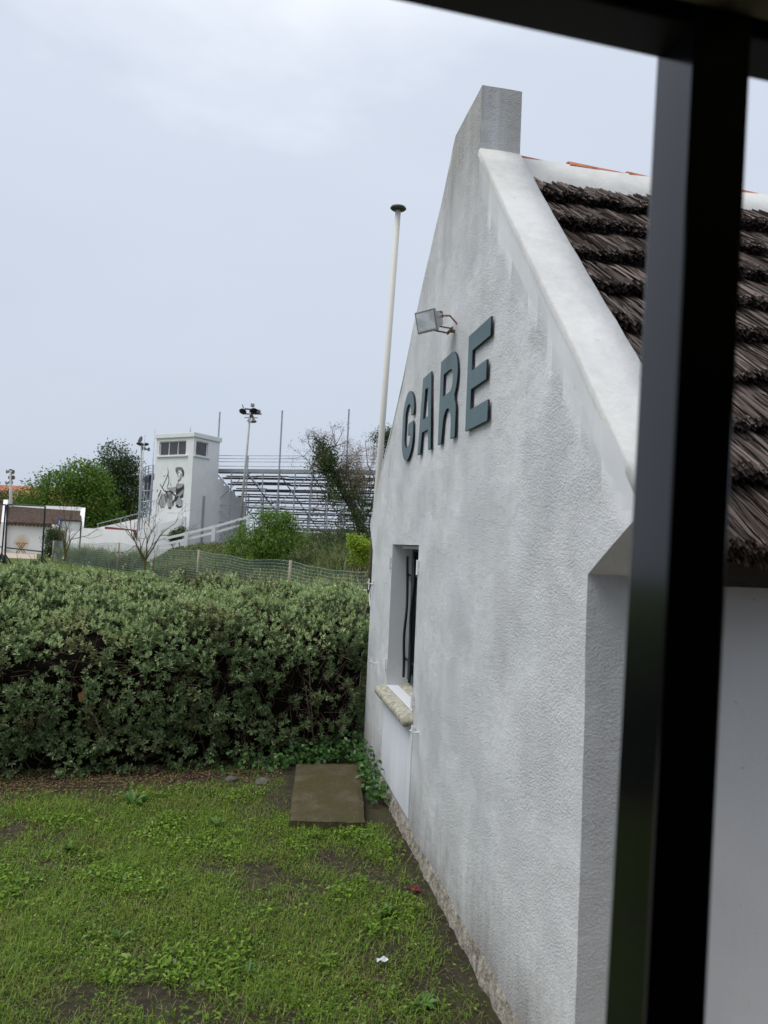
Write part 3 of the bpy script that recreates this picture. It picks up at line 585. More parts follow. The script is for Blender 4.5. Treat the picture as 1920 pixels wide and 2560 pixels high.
mb.add([(c[0]+k_*x, c[1]+k_*y, z) for x, y, z in ((-.05, -.02, .045), (-.02, -.015, .055), (.01, -.022, .045), (.05, -.01, .052), (-.045, .025, .052), (-.015, .03, .045), (.015, .028, .06), (.045, .03, .047))], [(0, 1, 5, 4), (1, 2, 6, 5), (2, 3, 7, 6)])
solo(mb, 'paper_scrap', 'paper', 'crumpled pale scrap of paper lying in the grass', 'litter')

# ------------------------------------------------------------------ hedge
HX = [-7, -1.93, -0.46, 0.81, 1.1, 1.6]; HY = [6.25, 6.50, 6.66, 6.98, 7.12, 7.4]
SEC = np.array([(-0.02, 0.0), (-0.05, 0.3), (0.0, 0.9), (0.08, 1.16), (0.26, 1.35), (0.6, 1.49), (1.1, 1.62), (1.6, 1.69), (1.75, 1.5), (1.82, 0.4)])
sl_ = np.concatenate([[0], np.cumsum(np.linalg.norm(np.diff(SEC, axis=0), axis=1))])
def hedge_pts(n, vmax=0.9, x0=-6.6, x1=1.42):
    x = rng.uniform(x0, x1, n); s = rng.uniform(0, sl_[-1]*vmax, n)
    oy = np.interp(s, sl_, SEC[:, 0]); oz = np.interp(s, sl_, SEC[:, 1]); ty = np.interp(s+0.05, sl_, SEC[:, 0])-np.interp(s-0.05, sl_, SEC[:, 0]); tz = np.interp(s+0.05, sl_, SEC[:, 1])-np.interp(s-0.05, sl_, SEC[:, 1])
    Nn = unit(np.stack([np.zeros(n), -tz, ty], 1))
    Nn[:, 0] += np.clip((x-1.25)*4, 0, 1); Nn = unit(Nn)
    P = np.stack([x, np.interp(x, HX, HY)+oy, oz*(1-0.05*np.interp(x, [-2, 1], [0, 1]))], 1)
    lump = np.array([0.19*N3(p, 1.7)+0.12*N3(p, 4.2) for p in P]); return P, Nn, lump
hg = thing('hedge', 'thick grey-green leafy hedge running from the left up to the white gable', 'hedge', (-2.5, 7.3, 0))
n = 30000; P, Nn, lump = hedge_pts(n)
hole = np.array([0.75*N3(p+np.array([9, 9, 9]), 2.6)+0.95*N3(p, 7.5)-0.10 for p in P])
dep = rng.exponential(0.07, n)+np.clip(-hole, 0, 1)*0.26*np.clip((1.5-P[:, 2])*4, 0.25, 1); keep = (rng.uniform(0, 1, n) > np.clip(-hole*2.0, 0, 0.9)*np.clip((1.5-P[:, 2])*4, 0.2, 1)); P = P+Nn*(lump-dep)[:, None]; P = P[keep]; Nn = Nn[keep]; n = len(P)
P[:, 2] = np.maximum(P[:, 2], 0.04)
D = unit(Nn*0.8+np.array([0, 0, 0.55])+rnd(n)*0.45); parts = []
Ax = unit(np.cross(D, rnd(n))); Ay = np.cross(D, Ax); sc = rng.uniform(0.75, 1.25, n)
for j in range(10):
    a = j*2.4+rng.uniform(0, 0.8, n); el = 0.35+0.95*(j/10); off = (1-j/10)*0.035-0.02
    dd = np.cos(a)[:, None]*Ax*math.sin(el)+np.sin(a)[:, None]*Ay*math.sin(el)+D*math.cos(el)
    parts.append(leaves(P+D*off+rnd(n)*0.004, dd+rnd(n)*0.12, (0.039+0.005*rng.normal(size=n))*sc, 0.0165*sc, 0.18, 0.05, unit(D+rnd(n)*0.3)))
V, F = join(parts); o = fastmesh('foliage', V, F, 'hedgeleaf', hg); o['kind'] = 'stuff'
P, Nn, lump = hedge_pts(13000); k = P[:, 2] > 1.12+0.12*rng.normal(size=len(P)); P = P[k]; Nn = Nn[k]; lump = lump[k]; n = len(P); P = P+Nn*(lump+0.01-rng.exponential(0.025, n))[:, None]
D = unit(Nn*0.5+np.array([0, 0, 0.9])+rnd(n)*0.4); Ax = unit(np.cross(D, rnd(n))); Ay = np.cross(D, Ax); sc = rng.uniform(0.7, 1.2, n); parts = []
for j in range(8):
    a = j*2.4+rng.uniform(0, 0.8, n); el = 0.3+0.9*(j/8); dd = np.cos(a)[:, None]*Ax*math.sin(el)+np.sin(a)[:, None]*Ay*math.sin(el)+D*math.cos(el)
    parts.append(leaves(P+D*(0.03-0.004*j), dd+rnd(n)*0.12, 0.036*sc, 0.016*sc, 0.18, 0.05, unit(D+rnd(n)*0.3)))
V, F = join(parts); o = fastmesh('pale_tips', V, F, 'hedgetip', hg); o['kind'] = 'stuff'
# loose upright shoots above the top
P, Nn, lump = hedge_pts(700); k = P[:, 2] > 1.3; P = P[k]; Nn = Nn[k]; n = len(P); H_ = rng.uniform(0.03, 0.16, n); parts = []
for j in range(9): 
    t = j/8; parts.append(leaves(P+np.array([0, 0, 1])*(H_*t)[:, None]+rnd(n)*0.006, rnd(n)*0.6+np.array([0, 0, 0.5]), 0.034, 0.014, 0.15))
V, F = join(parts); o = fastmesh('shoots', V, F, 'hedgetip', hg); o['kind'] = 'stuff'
P, Nn, lump = hedge_pts(5200); mb = MB()
for p, q, l in zip(P, Nn, lump):
    if p[2] < 0.05: continue
    a = p+q*(l-0.10-0.14*random.random()); dd = unit(rng.normal(size=3)*0.8+np.array([0.2, 0, 0.5])); L = 0.12+0.25*random.random()
    mb.tube([a, a+dd*L*0.5+rng.normal(size=3)*0.02, a+dd*L], [0.0035, 0.003, 0.0018], 3, False)
mb.build('branches', 'twig', hg)['kind'] = 'stuff'
mb = MB(); xs_ = np.arange(-6.8, 1.36, 0.12); ns = len(SEC)     # hull for the twig interior, colour darkened so gaps read as deep shade
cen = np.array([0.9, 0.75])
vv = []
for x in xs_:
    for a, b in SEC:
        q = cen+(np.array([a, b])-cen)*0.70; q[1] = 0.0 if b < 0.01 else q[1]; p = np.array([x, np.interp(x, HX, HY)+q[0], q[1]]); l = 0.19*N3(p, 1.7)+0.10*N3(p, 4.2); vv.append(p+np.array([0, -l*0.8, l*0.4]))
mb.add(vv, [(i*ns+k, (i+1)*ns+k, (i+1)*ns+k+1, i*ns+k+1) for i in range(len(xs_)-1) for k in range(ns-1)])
M['core'] = plain('shaded_twig_mass', (0.016, 0.012, 0.009), 0.95, 0.7, 30, 0.1, 0.05)
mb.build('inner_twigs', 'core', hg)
mb = MB()
for px, py, ex, ey in ((735, 1920, 700, 1960), (785, 1880, 772, 1650), (790, 1875, 760, 1700)):
    a = W(px, py, 6.75); b = W(ex, ey, 6.62); mb.tube([a, (a+b)/2+rng.normal(size=3)*0.03, b], 0.004, 4)
mb.build('stray_shoots', 'twig', hg)
lf = W(200, 1757, 6.15); V, F = leaves(np.array([lf]), np.array([[0.25, -0.2, 0.9]]), 0.13, 0.075, 0.1, 0, np.array([[0.1, -1, 0.2]]))
o = fastmesh('dead_leaf', V-lf, F, 'deadleaf'); o.location = lf; tag(o, 'large brown dead leaf caught in the hedge face', 'leaf')
# ivy at the foot of the hedge
iv = thing('ivy', 'dark glossy ivy creeping round the concrete slab beneath the hedge', 'ivy', (0.9, 6.9, 0))
n = 900; x = 1.22-np.abs(rng.normal(0, 0.6, n)); f_ = np.interp(x, HX, HY); y = f_+rng.normal(-0.08, 0.13, n); z = np.abs(rng.normal(0.0, 0.08, n))*np.interp(x, [-1.2, 0.4, 1.2], [0.5, 1, 1.4]); x = np.where(rng.uniform(0, 1, n) < 0.25, rng.uniform(1.06, 1.24, n), x); y = np.where(x > 1.06, rng.uniform(5.7, 7.1, n), y); z = np.where(x > 1.06, np.abs(rng.normal(0.04, 0.10, n)), z)
P = np.stack([x, y, z+0.03], 1); A = unit(np.array([0, -0.6, 0.8])+rnd(n)*0.4); D = rnd(n)*0.6+np.array([0, -0.4, -0.2])
V, F = leaves(P, D, rng.uniform(0.03, 0.06, n), rng.uniform(0.028, 0.05, n), 0.1, 0.1, A); o = fastmesh('leaves', V, F, 'ivy', iv); o['kind'] = 'stuff'

# ------------------------------------------------------------------ lawn, litter and weeds
def lawn_cover(x, y):
    hp = np.clip((y-(np.interp(x, HX, HY)-0.85))/0.5, 0, 1); wp = np.clip((x-0.98)/0.18, 0, 1)
    nn = np.array([0.95*N3((a, b, 0), 1.4)+0.8*N3((a, b, 5), 3.6)+0.3*N3((a, b, 9), 9) for a, b in zip(x, y)])
    tr = np.clip((x+0.2)/1.4, 0, 1)*0.35+np.clip((3.9-y)/1.2, 0, 1)*0.30+np.clip(y-5.2, 0, 1)*np.clip(x+0.5, 0, 1)*0.35
    return np.clip(0.98+1.15*nn-tr, 0.06, 1)*(1-0.93*hp)*(1-0.85*wp)
def on_slab(x, y): return (x > 0.42) & (x < 1.2) & (y > 5.35) & (y < 6.9)
def scatter(n):
    x = rng.uniform(-3.6, 1.2, n); y = rng.uniform(2.72, 6.9, n); c = lawn_cover(x, y); k = (rng.uniform(0, 1, n) < c) & ~on_slab(x, y); x = x[k]; y = y[k]
    z = np.array([gz(a, b) for a, b in zip(x, y)]); return np.stack([x, y, z], 1), c[k]
P, c = scatter(210000); n = len(P); D = rnd(n)*np.array([0.55, 0.55, 0.1])+np.array([0, 0, 0.75])
big = np.array([0.5+0.5*N3((a, b, 2), 2.5) for a, b in P[:, :2]])
V, F = blades(P, D, 1.25*(rng.uniform(0.015, 0.05, n)+0.05*rng.uniform(0, 1, n)**6)*(0.45+1.0*big), rng.uniform(0.0022, 0.0045, n), rng.uniform(0.2, 1.1, n))
o = fastmesh('grass', V, F, 'grass'); tag(o, 'short patchy green grass in front of the hedge', 'grass', kind='stuff')
P, c = scatter(80000); n = len(P); k = np.array([N3((a, b, 7), 2.2)+0.4*N3((a, b, 8), 8) for a, b in P[:, :2]])+0.25 > rng.uniform(-0.2, 0.6, n); P = P[k]; n = len(P); P[:, 2] += rng.uniform(0.008, 0.035, n)
V, F = leaves(P, rnd(n)*np.array([1, 1, 0.35])+np.array([0, 0, 0.2]), rng.uniform(0.008, 0.024, n), rng.uniform(0.006, 0.013, n), 0.1, 0.1, unit(np.array([0, 0, 1])+rnd(n)*0.35))
P2_, c = scatter(60000); n = len(P2_); k = np.array([N3((a, b, 17), 3.1)+0.5*N3((a, b, 18), 11) for a, b in P2_[:, :2]]) > 0.28; P2_ = P2_[k]; n = len(P2_); P2_[:, 2] += rng.uniform(0.015, 0.05, n)
V2, F2 = leaves(P2_, rnd(n)*np.array([1, 1, 0.3])+np.array([0, 0, 0.25]), rng.uniform(0.02, 0.045, n), rng.uniform(0.012, 0.022, n), 0.12, 0.1, unit(np.array([0, 0, 1])+rnd(n)*0.35)); V, F = join([(V, F), (V2, F2)])
o = fastmesh('clover', V, F, 'clover'); tag(o, 'small round leaved clover and weeds among the grass', 'ground cover', kind='stuff')
P, c = scatter(420); n = len(P); P[:, 2] += rng.uniform(0.03, 0.055, n)
V, F = leaves(P, rnd(n)*np.array([1, 1, 0.3]), 0.010, 0.008, 0.05, 0, unit(np.array([0, 0, 1])+rnd(n)*0.3)); o = fastmesh('yellow_flowers', V, F, 'flower'); tag(o, 'tiny yellow flowers dotted through the grass', 'flowers', kind='stuff')
n = 9000; x = rng.uniform(-4, 1.1, n); y = np.interp(x, HX, HY)-0.12+rng.normal(0, 0.25, n)*np.where(rng.uniform(0, 1, n) < 0.5, 1, 0.5); k = ~on_slab(x, y) & (rng.uniform(0, 1, n) < np.interp(x, [-1.9, -0.3, 0.6], [1, 0.8, 0.25])); x = x[k]; y = y[k]; n = len(x)
P = np.stack([x, y, np.array([gz(a, b) for a, b in zip(x, y)])+rng.uniform(0.004, 0.018, n)], 1)
V, F = leaves(P, rnd(n)*np.array([1, 1, 0.25]), rng.uniform(0.012, 0.04, n), rng.uniform(0.006, 0.016, n), 0.15, 0.05, unit(np.array([0, 0, 1])+rnd(n)*0.4)); o = fastmesh('leaf_litter', V, F, 'litter'); tag(o, 'brown leaf litter on the bare soil under the hedge', 'litter', kind='stuff')
n = 26000; x = rng.uniform(-3.6, 1.2, n); y = rng.uniform(2.2, 6.9, n); k = ~on_slab(x, y) & (y > 2.74); x = x[k]; y = y[k]; n = len(x)
P = np.stack([x, y, np.array([gz(a, b) for a, b in zip(x, y)])+rng.uniform(0.002, 0.02, n)], 1); M['straw'] = leafmat('dead_straw', [(0.16, 0.12, 0.06), (0.26, 0.21, 0.11), (0.07, 0.05, 0.03), (0.10, 0.075, 0.045)], 0.1, 0.8)
V, F = leaves(P, rnd(n)*np.array([1, 1, 0.2]), rng.uniform(0.012, 0.05, n), rng.uniform(0.0015, 0.005, n), 0.1, 0, unit(np.array([0, 0, 1])+rnd(n)*0.3)); o = fastmesh('dead_straw', V, F, 'straw'); tag(o, 'dead straw and crumbs of soil between the grass', 'litter', kind='stuff')
def weed(px, py, nl, L, Wd, label, mat='weed', rise=0.5):
    c = G(px, py); a = rng.uniform(0, 6.28, nl); D = np.stack([np.cos(a), np.sin(a), rng.uniform(rise*0.6, rise*1.3, nl)], 1); P = np.repeat([np.array([0, 0, 0.01])], nl, 0)
    V1, F1 = leaves(P, D, rng.uniform(L*0.6, L, nl), rng.uniform(Wd*0.7, Wd, nl), 0.12, 0.25, np.tile([0, 0, 1.0], (nl, 1)))
    o = fastmesh('weed_plant', V1, F1, mat); o.location = (c[0], c[1], gz(c[0], c[1])); tag(o, label, 'weed', 'broad-leaved weeds in the lawn'); return o
weed(335, 2010, 7, 0.16, 0.06, 'largest broad-leaved weed standing on bare soil before the hedge', rise=0.9)
weed(540, 2065, 8, 0.13, 0.035, 'narrow-leaved weed tuft left of the concrete slab', rise=0.9)
weed(175, 2130, 5, 0.12, 0.04, 'pale weed with long leaves at the left of the lawn', rise=0.8)
weed(300, 2355, 5, 0.10, 0.03, 'weed with one upright leaf in the lower middle of the lawn', rise=1.0)
weed(835, 2060, 9, 0.08, 0.045, 'bright leafy weed at the near edge of the concrete slab', rise=0.5)
weed(965, 2290, 10, 0.11, 0.03, 'leafy weed beside the footing of the gable wall', rise=0.7)
weed(1062, 2520, 11, 0.10, 0.035, 'weed nearest the camera at the foot of the wall', rise=0.6)
weed(620, 2440, 5, 0.10, 0.025, 'small weed near the bottom edge left of the paper scrap', rise=0.9)
c = G(1055, 2235); a = rng.uniform(0, 6.28, 7); V, F = leaves(np.zeros((7, 3)), np.stack([np.cos(a), np.sin(a), 0.5+0*a], 1), 0.06, 0.04, 0.1, 0.2, np.tile([0, 0, 1.0], (7, 1)))
M['redleaf'] = leafmat('red_leaf', [(0.16, 0.02, 0.03), (0.10, 0.015, 0.02)], 0.15, 0.6); o = fastmesh('red_plant', V, F, 'redleaf'); o.location = (min(c[0], 1.1), c[1], 0.02); tag(o, 'small dark red plant against the wall footing', 'plant')
#---PART4---
# ------------------------------------------------------------------ wire fence
def bz(p): 
    u = float(np.dot(p[:2], r0[:2])); w_ = float(np.dot(p[:2], fw[:2])); return max(0.0, bank_h(u, w_)) if -21 < u < 24 and 15 < w_ < 77 else 0.0
fn = thing('wire_fence', 'grid wire fence on pale wooden posts along the foot of the bank', 'fence', PD(499, 36))
fp = [PD(x, D) for x, D in FENCE]; ft = [1.40, 1.59, 1.50, 1.43, 1.38, 1.35]
for i, (p, t) in enumerate(zip(fp, ft)):
    mb = MB(); ln = np.array([0.02*(i % 2)*t, 0.01*i, 0]); mb.tube([p-np.array([0, 0, 0.1]), p+ln+np.array([0, 0, t+0.04])], [0.06, 0.05], 8); mb.build('fence_post', 'post', fn, True)
for i in range(len(fp)-1):
    a, b = fp[i], fp[i+1]; L = np.linalg.norm(b-a); mb = MB(); r_ = (0.008, 0.007, 0.006, 0.0055, 0.005)[i]
    def top(t): return ft[i]*(1-t)+ft[i+1]*t-0.10*math.sin(t*math.pi)+0.07*N3((t*4, i*7, 0))
    def at(t, h): return a+(b-a)*t+np.array([0, 0, 0.05+(top(t)-0.05)*h])+np.array([0.08, 0.12, 0])*N3((t*5, h*2, i), 1)
    for h in np.linspace(0, 1, 13): mb.tube([at(t, h) for t in np.linspace(0, 1, 18)], r_*(1.35 if h in (0, 1) else 1), 3, False)
    for t in np.arange(0, 1, 0.13/L): mb.tube([at(t, 0), at(t, 0.5), at(t, 1)], r_*0.8, 3, False)
    mb.build('wire_mesh', 'wire', fn)

# ------------------------------------------------------------------ tower with mural
th = R_(30); tc_ = PD(471, 45); e1 = -math.cos(th)*r0+math.sin(th)*fw; e2 = math.sin(th)*r0+math.cos(th)*fw    # left face runs e1, right face runs e2
TA, TB = 3.40, 2.35; ZT = W(478, 1090, 45)[2]
tw = thing('tower', 'white square commentary tower with a painted rider on its front face', 'tower', tc_)
def T(a, b, z): return tc_+e1*a+e2*b+np.array([0, 0, z])
def tbox(mb, a0, a1, b0, b1, z0, z1): return mb.hexa([T(a0, b0, z0), T(a1, b0, z0), T(a1, b1, z0), T(a0, b1, z0), T(a0, b0, z1), T(a1, b0, z1), T(a1, b1, z1), T(a0, b1, z1)])
def onface(px, py, off=0.0, side=0):       # photo pixel -> point on tower face (0 left/front, 1 right)
    nrm = -e2 if side == 0 else -e1; d = ray(px, py); return cO+d*(np.dot(tc_+nrm*off-cO, nrm)/np.dot(d, nrm))
def fab(px, py, side=0):
    p = onface(px, py, 0, side)-tc_; return np.dot(p, e1 if side == 0 else e2), p[2]
a0, z1 = fab(466, 1101); a1, zz = fab(398, 1119.5); zb = fab(466, 1137)[1]   # front window
b0, zr = fab(491, 1106, 1); b1, _ = fab(521, 1110, 1); zrb = fab(493, 1137, 1)[1]
wz0, wz1 = zb, z1
mb = MB()
# four walls with openings front and right, 0.18 thick
t_ = 0.18
tbox(mb, 0, TA, 0, t_, -0.2, wz0); tbox(mb, 0, TA, 0, t_, wz1, ZT); tbox(mb, 0, a0, 0, t_, wz0, wz1); tbox(mb, a1, TA, 0, t_, wz0, wz1)
mb.build('front_wall', 'whitebright', tw)
mb = MB(); tbox(mb, 0, t_, t_, TB, -0.2, wz0); tbox(mb, 0, t_, t_, TB, wz1, ZT); tbox(mb, 0, t_, t_, b0, wz0, wz1); tbox(mb, 0, t_, b1, TB, wz0, wz1); mb.build('side_wall', 'whitebright', tw)
mb = MB(); tbox(mb, TA-t_, TA, t_, TB, -0.2, ZT); tbox(mb, t_, TA-t_, TB-t_, TB, -0.2, ZT); tbox(mb, t_, TA-t_, t_, TB-t_, wz0-0.3, wz0-0.2); mb.build('rear_wall', 'whitebright', tw)
mb = MB(); tbox(mb, -0.10, TA+0.10, -0.10, TB+0.10, ZT, ZT+0.30); mb.build('roof_slab', 'whitebright', tw, bevel=0.02)
def window(side, c0, c1, np_):
    P_ = (lambda a, b, z: T(a, b, z)) if side == 0 else (lambda a, b, z: T(b, a, z))
    def bx(mb, c0, c1, d0, d1, z0, z1): return mb.hexa([P_(c0, d0, z0), P_(c1, d0, z0), P_(c1, d1, z0), P_(c0, d1, z0), P_(c0, d0, z1), P_(c1, d0, z1), P_(c1, d1, z1), P_(c0, d1, z1)])
    mb = MB(); bx(mb, c0, c1, 0.11, 0.16, wz0, wz0+0.05); bx(mb, c0, c1, 0.11, 0.16, wz1-0.05, wz1)
    for k in range(np_+1): c = c0+(c1-c0)*k/np_; c = min(max(c, c0+0.025), c1-0.025); bx(mb, c-0.025, c+0.025, 0.108, 0.158, wz0+0.05, wz1-0.05)
    wo_ = mb.build('window', 'whitebright', tw)
    for k in range(np_):
        mb = MB(); bx(mb, c0+(c1-c0)*k/np_+0.03, c0+(c1-c0)*(k+1)/np_-0.03, 0.13, 0.135, wz0+0.05, wz1-0.05); mb.build('pane', 'tinted', wo_)
    mb = MB(); bx(mb, c0-0.2, c1+0.15, -0.10, 0.10, wz0-0.10, wz0-0.002); mb.build('sill', 'whitebright', wo_)
window(0, a0, a1, 3); window(1, b0, b1, 1)
bpx, _ = fab(506, 1300, 1); z_a = fab(508, 1240, 1)[1]
mb = MB(); p_a = T(-0.06, bpx, 0.2); p_b = T(-0.06, bpx, z_a); mb.beam(p_a, p_b, 0.13, 0.10); mb.build('downpipe', 'fascia', tw)
# stepped lower wall carrying the stand, in the plane of the right face
stp = [(537, 1183), (545, 1183), (545, 1198), (560, 1198), (560, 1214), (574, 1214), (574, 1228), (588, 1228), (588, 1243), (604, 1243), (604, 1256), (618, 1256)]
poly = [onface(x, y, -0.01, 1) for x, y in stp]; lo = [poly[-1].copy(), poly[0].copy()]
for q in lo: q[2] = 0
mb = MB(); mb.poly_prism([q+e1*0.02 for q in poly+lo], e1*0.2); mb.build('stepped_wall', 'whitebright', tw)
# mural: flat paint on the front face, outlines in enlarged photo pixels
def mu(q): return onface(380+q[0]/13.01, 1150+q[1]/13.01, 0.006)
mural = MB(); layers = {'ink1': MB(), 'ink2': MB(), 'ink3': MB()}; lay_off = {'ink3': 0.004, 'ink2': 0.007, 'ink1': 0.010}
def mpoly(ink, pts):
    q = [onface(380+x/13.01, 1150+y/13.01, lay_off[ink]) for x, y in pts]; layers[ink].add(q, [tuple(range(len(q)))])
def mstroke(ink, pts, w0, w1=None):
    w1 = w0 if w1 is None else w1; pts = [np.array(p, float) for p in pts]; n = len(pts); l = []; r = []
    for i, p in enumerate(pts):
        d = pts[min(i+1, n-1)]-pts[max(i-1, 0)]; d /= np.linalg.norm(d); nn = np.array([-d[1], d[0]]); w_ = (w0+(w1-w0)*i/(n-1))/2; l.append(p+nn*w_); r.append(p-nn*w_)
    for i in range(n-1): mpoly(ink, [l[i], l[i+1], r[i+1], r[i]])
mpoly('ink3', [(800, 760), (1030, 770), (1040, 950), (1015, 1240), (900, 1200), (770, 1180), (780, 900)]); mpoly('ink3', [(480, 900), (640, 890), (790, 860), (790, 1010), (700, 1080), (560, 1000)]); mpoly('ink3', [(420, 960), (660, 1080), (700, 1330), (640, 1540), (520, 1560), (470, 1300)])
mpoly('ink2', [(760, 330), (765, 270), (800, 235), (900, 225), (985, 245), (1030, 320), (1045, 420), (1035, 520), (990, 560), (985, 440), (950, 350), (870, 320), (800, 350), (790, 440)])
mpoly('ink1', [(950, 350), (1000, 330), (1040, 380), (1040, 500), (990, 555), (990, 420)]); mpoly('ink1', [(790, 350), (830, 325), (870, 330), (810, 370), (795, 440)])
mpoly('ink1', [(860, 395), (905, 392), (900, 415), (862, 412)]); mpoly('ink1', [(805, 420), (832, 412), (835, 438), (808, 440)]); mpoly('ink2', [(845, 500), (865, 505), (855, 530), (838, 525)]); mpoly('ink2', [(818, 550), (880, 540), (860, 562), (825, 562)])
mpoly('ink3', [(800, 360), (860, 340), (860, 480), (830, 520), (810, 480)]); mpoly('ink3', [(930, 430), (985, 440), (980, 560), (900, 640), (880, 600)])
mpoly('ink2', [(840, 640), (900, 630), (980, 560), (930, 660), (860, 720), (845, 690)])
mpoly('ink1', [(780, 920), (880, 925), (960, 880), (1010, 820), (1030, 790), (1035, 940), (960, 1000), (880, 1080), (790, 1160), (770, 1040)])
mpoly('ink1', [(900, 1200), (1020, 1060), (1015, 1200), (940, 1260)]); mpoly('ink1', [(740, 1190), (880, 1170), (790, 1330), (720, 1360), (640, 1440), (655, 1350), (720, 1290)])
mpoly('ink1', [(765, 1510), (790, 1440), (850, 1460), (880, 1500), (960, 1480), (985, 1490), (950, 1545), (850, 1560)]); mpoly('ink1', [(520, 1550), (580, 1530), (640, 1550), (600, 1600), (545, 1590)])
mpoly('ink2', [(650, 1350), (720, 1340), (720, 1450), (660, 1530), (640, 1450)]); mpoly('ink3', [(760, 1180), (890, 1170), (960, 1300), (980, 1480), (780, 1450), (740, 1350)]); mpoly('ink3', [(280, 1150), (420, 1080), (520, 1200), (470, 1400), (400, 1560), (280, 1580), (220, 1350)])
mpoly('ink2', [(530, 1100), (640, 1090), (660, 1200), (630, 1310), (560, 1300), (520, 1200)])
for pts, w0, w1 in (([(500, 240), (525, 330), (525, 450)], 10, 30), ([(520, 440), (480, 560), (400, 740), (330, 890)], 20, 22), ([(520, 470), (550, 640), (540, 740), (490, 880)], 22, 20), ([(370, 515), (400, 535), (430, 500)], 22, 18),
        ([(260, 780), (330, 900), (400, 1010), (460, 1040), (560, 1010), (680, 1100), (770, 1170)], 22, 50), ([(600, 990), (700, 1080)], 30, 26), ([(290, 980), (250, 1100), (200, 1190)], 30, 40), ([(180, 950), (160, 1040)], 24, 18),
        ([(330, 1060), (300, 1180), (240, 1300), (230, 1420), (330, 1560)], 22, 14), ([(400, 1110), (440, 1240), (460, 1380)], 24, 20), ([(460, 1040), (500, 1120), (520, 1240)], 50, 24), ([(150, 1260), (140, 1400), (140, 1700)], 14, 12), ([(180, 1380), (210, 1560), (220, 1700)], 16, 12), ([(960, 1300), (985, 1430)], 26, 14), ([(70, 1300), (60, 1420), (30, 1480)], 14, 8), ([(500, 900), (510, 960)], 20, 14), ([(600, 720), (615, 850)], 10, 26)):
    mstroke('ink1' if w0 > 18 else 'ink2', pts, w0, w1)
mstroke('ink1', [(845, 690), (850, 760), (800, 850), (780, 920)], 10, 14); mstroke('ink2', [(1030, 780), (1040, 900), (1020, 1080)], 16, 22); mstroke('ink2', [(300, 1200), (320, 1380), (380, 1560)], 18, 12); mstroke('ink2', [(560, 1330), (600, 1440), (580, 1540)], 34, 26); mstroke('ink2', [(200, 1200), (190, 1330), (230, 1480)], 22, 14)
mstroke('ink2', [(500, 1722), (985, 1722)], 7); mstroke('ink3', [(985, 1550), (985, 1722)], 7)
mo = layers['ink2'].build('mural', 'ink2', tw); layers['ink1'].build('mural_dark_strokes', 'ink1', mo)['kind'] = 'stuff'; layers['ink3'].build('mural_pale_wash', 'ink3', mo)['kind'] = 'stuff'; mo['kind'] = 'stuff'
mo['label'] = 'grey painted rider in a hat with horses on the tower wall'

# ramp and low white walls in front of the tower
def wallstrip(name, label, pts, D, th_, zlow=0.0, cat='wall'):     # top-edge pixels with depths
    tp = [W(x, y, d_) for (x, y), d_ in zip(pts, D)]; mb = MB(); back = fw*th_
    for a, b in zip(tp[:-1], tp[1:]):
        al, bl = a.copy(), b.copy(); al[2] = zlow; bl[2] = zlow; mb.hexa([al, bl, bl+back, al+back, a, b, b+back, a+back])
    return solo(mb, name, 'whitebright', label, cat)
wallstrip('ramp_wall', 'white parapet of the ramp sloping down leftward from the tower corner', [(464, 1293), (420, 1305), (380, 1313), (345, 1328)], [44.6, 44.8, 45, 45.3], 0.22)
wallstrip('ramp_wall', 'white sloping ramp wall rising behind the red barrier to the tower', [(236, 1321), (300, 1307), (345, 1297), (384, 1287)], [56, 54, 52, 49.5], 0.25)
wallstrip('boundary_wall', 'long low white wall between the cabin and the bare tree', [(130, 1311), (208, 1320), (270, 1323), (322, 1326), (330, 1331), (334, 1342), (340, 1360)], [58, 56, 53.5, 51, 50.7, 50.5, 50.3], 0.3)
a = W(262, 1319, 54.5); b = W(340, 1328, 51.6); mb = MB(); mb.hexa([a-np.array([0, 0, .6]), b-np.array([0, 0, .6]), b-np.array([0, 0, .6])+fw*0.08, a-np.array([0, 0, .6])+fw*0.08, a+np.array([0, 0, .09]), b+np.array([0, 0, .09]), b+np.array([0, 0, .09])+fw*0.08, a+np.array([0, 0, .09])+fw*0.08])
for q in (a, b): mb.beam(np.array([q[0], q[1], 0]), q-np.array([0, 0, 0.5]), 0.06, 0.06)
solo(mb, 'red_barrier', 'redpaint', 'long dark red barrier showing above the low white wall', 'barrier')
hr = thing('handrail', 'thin pale handrail climbing the ramp left of the tower', 'handrail', PD(300, 55))
ra = W(242, 1318, 57); rb = W(384, 1283, 51); 
pipe('rail', ra+np.array([0, 0, 0.25]), rb+np.array([0, 0, 0.25]), 0.035, hr)
for t in (0.02, 0.45, 0.95): q = ra+(rb-ra)*t; pipe('upright', (q[0], q[1], 0), q+np.array([0, 0, 0.25]), 0.03, hr)
# white railing on the bank
wr = thing('white_railing', 'white concrete two-rail fence climbing the grassy bank below the tower', 'railing', PD(467, 42.4, 1.2))
Dr = [42.4, 42.4, 42.5, 42.8]; up1 = [W(x, y, d_) for (x, y), d_ in zip([(385, 1353), (467, 1334), (535, 1317), (622, 1292)], Dr)]; lo1 = [W(x, y, d_) for (x, y), d_ in zip([(385, 1367), (469, 1348), (537, 1331), (600, 1313)], Dr)]
for rr in (up1, lo1):
    for a, b in zip(rr[:-1], rr[1:]): mb = MB(); mb.beam(a, b, 0.12, 0.15); mb.build('rail', 'whitebright', wr)
for a, b in zip(up1[1:], lo1[1:]): mb = MB(); q = np.array([a[0], a[1], bz(a)-0.1]); mb.beam(a+np.array([0, 0, 0.10])-fw*0.09, q-fw*0.09, 0.2, 0.2); mb.build('post', 'whitebright', wr)

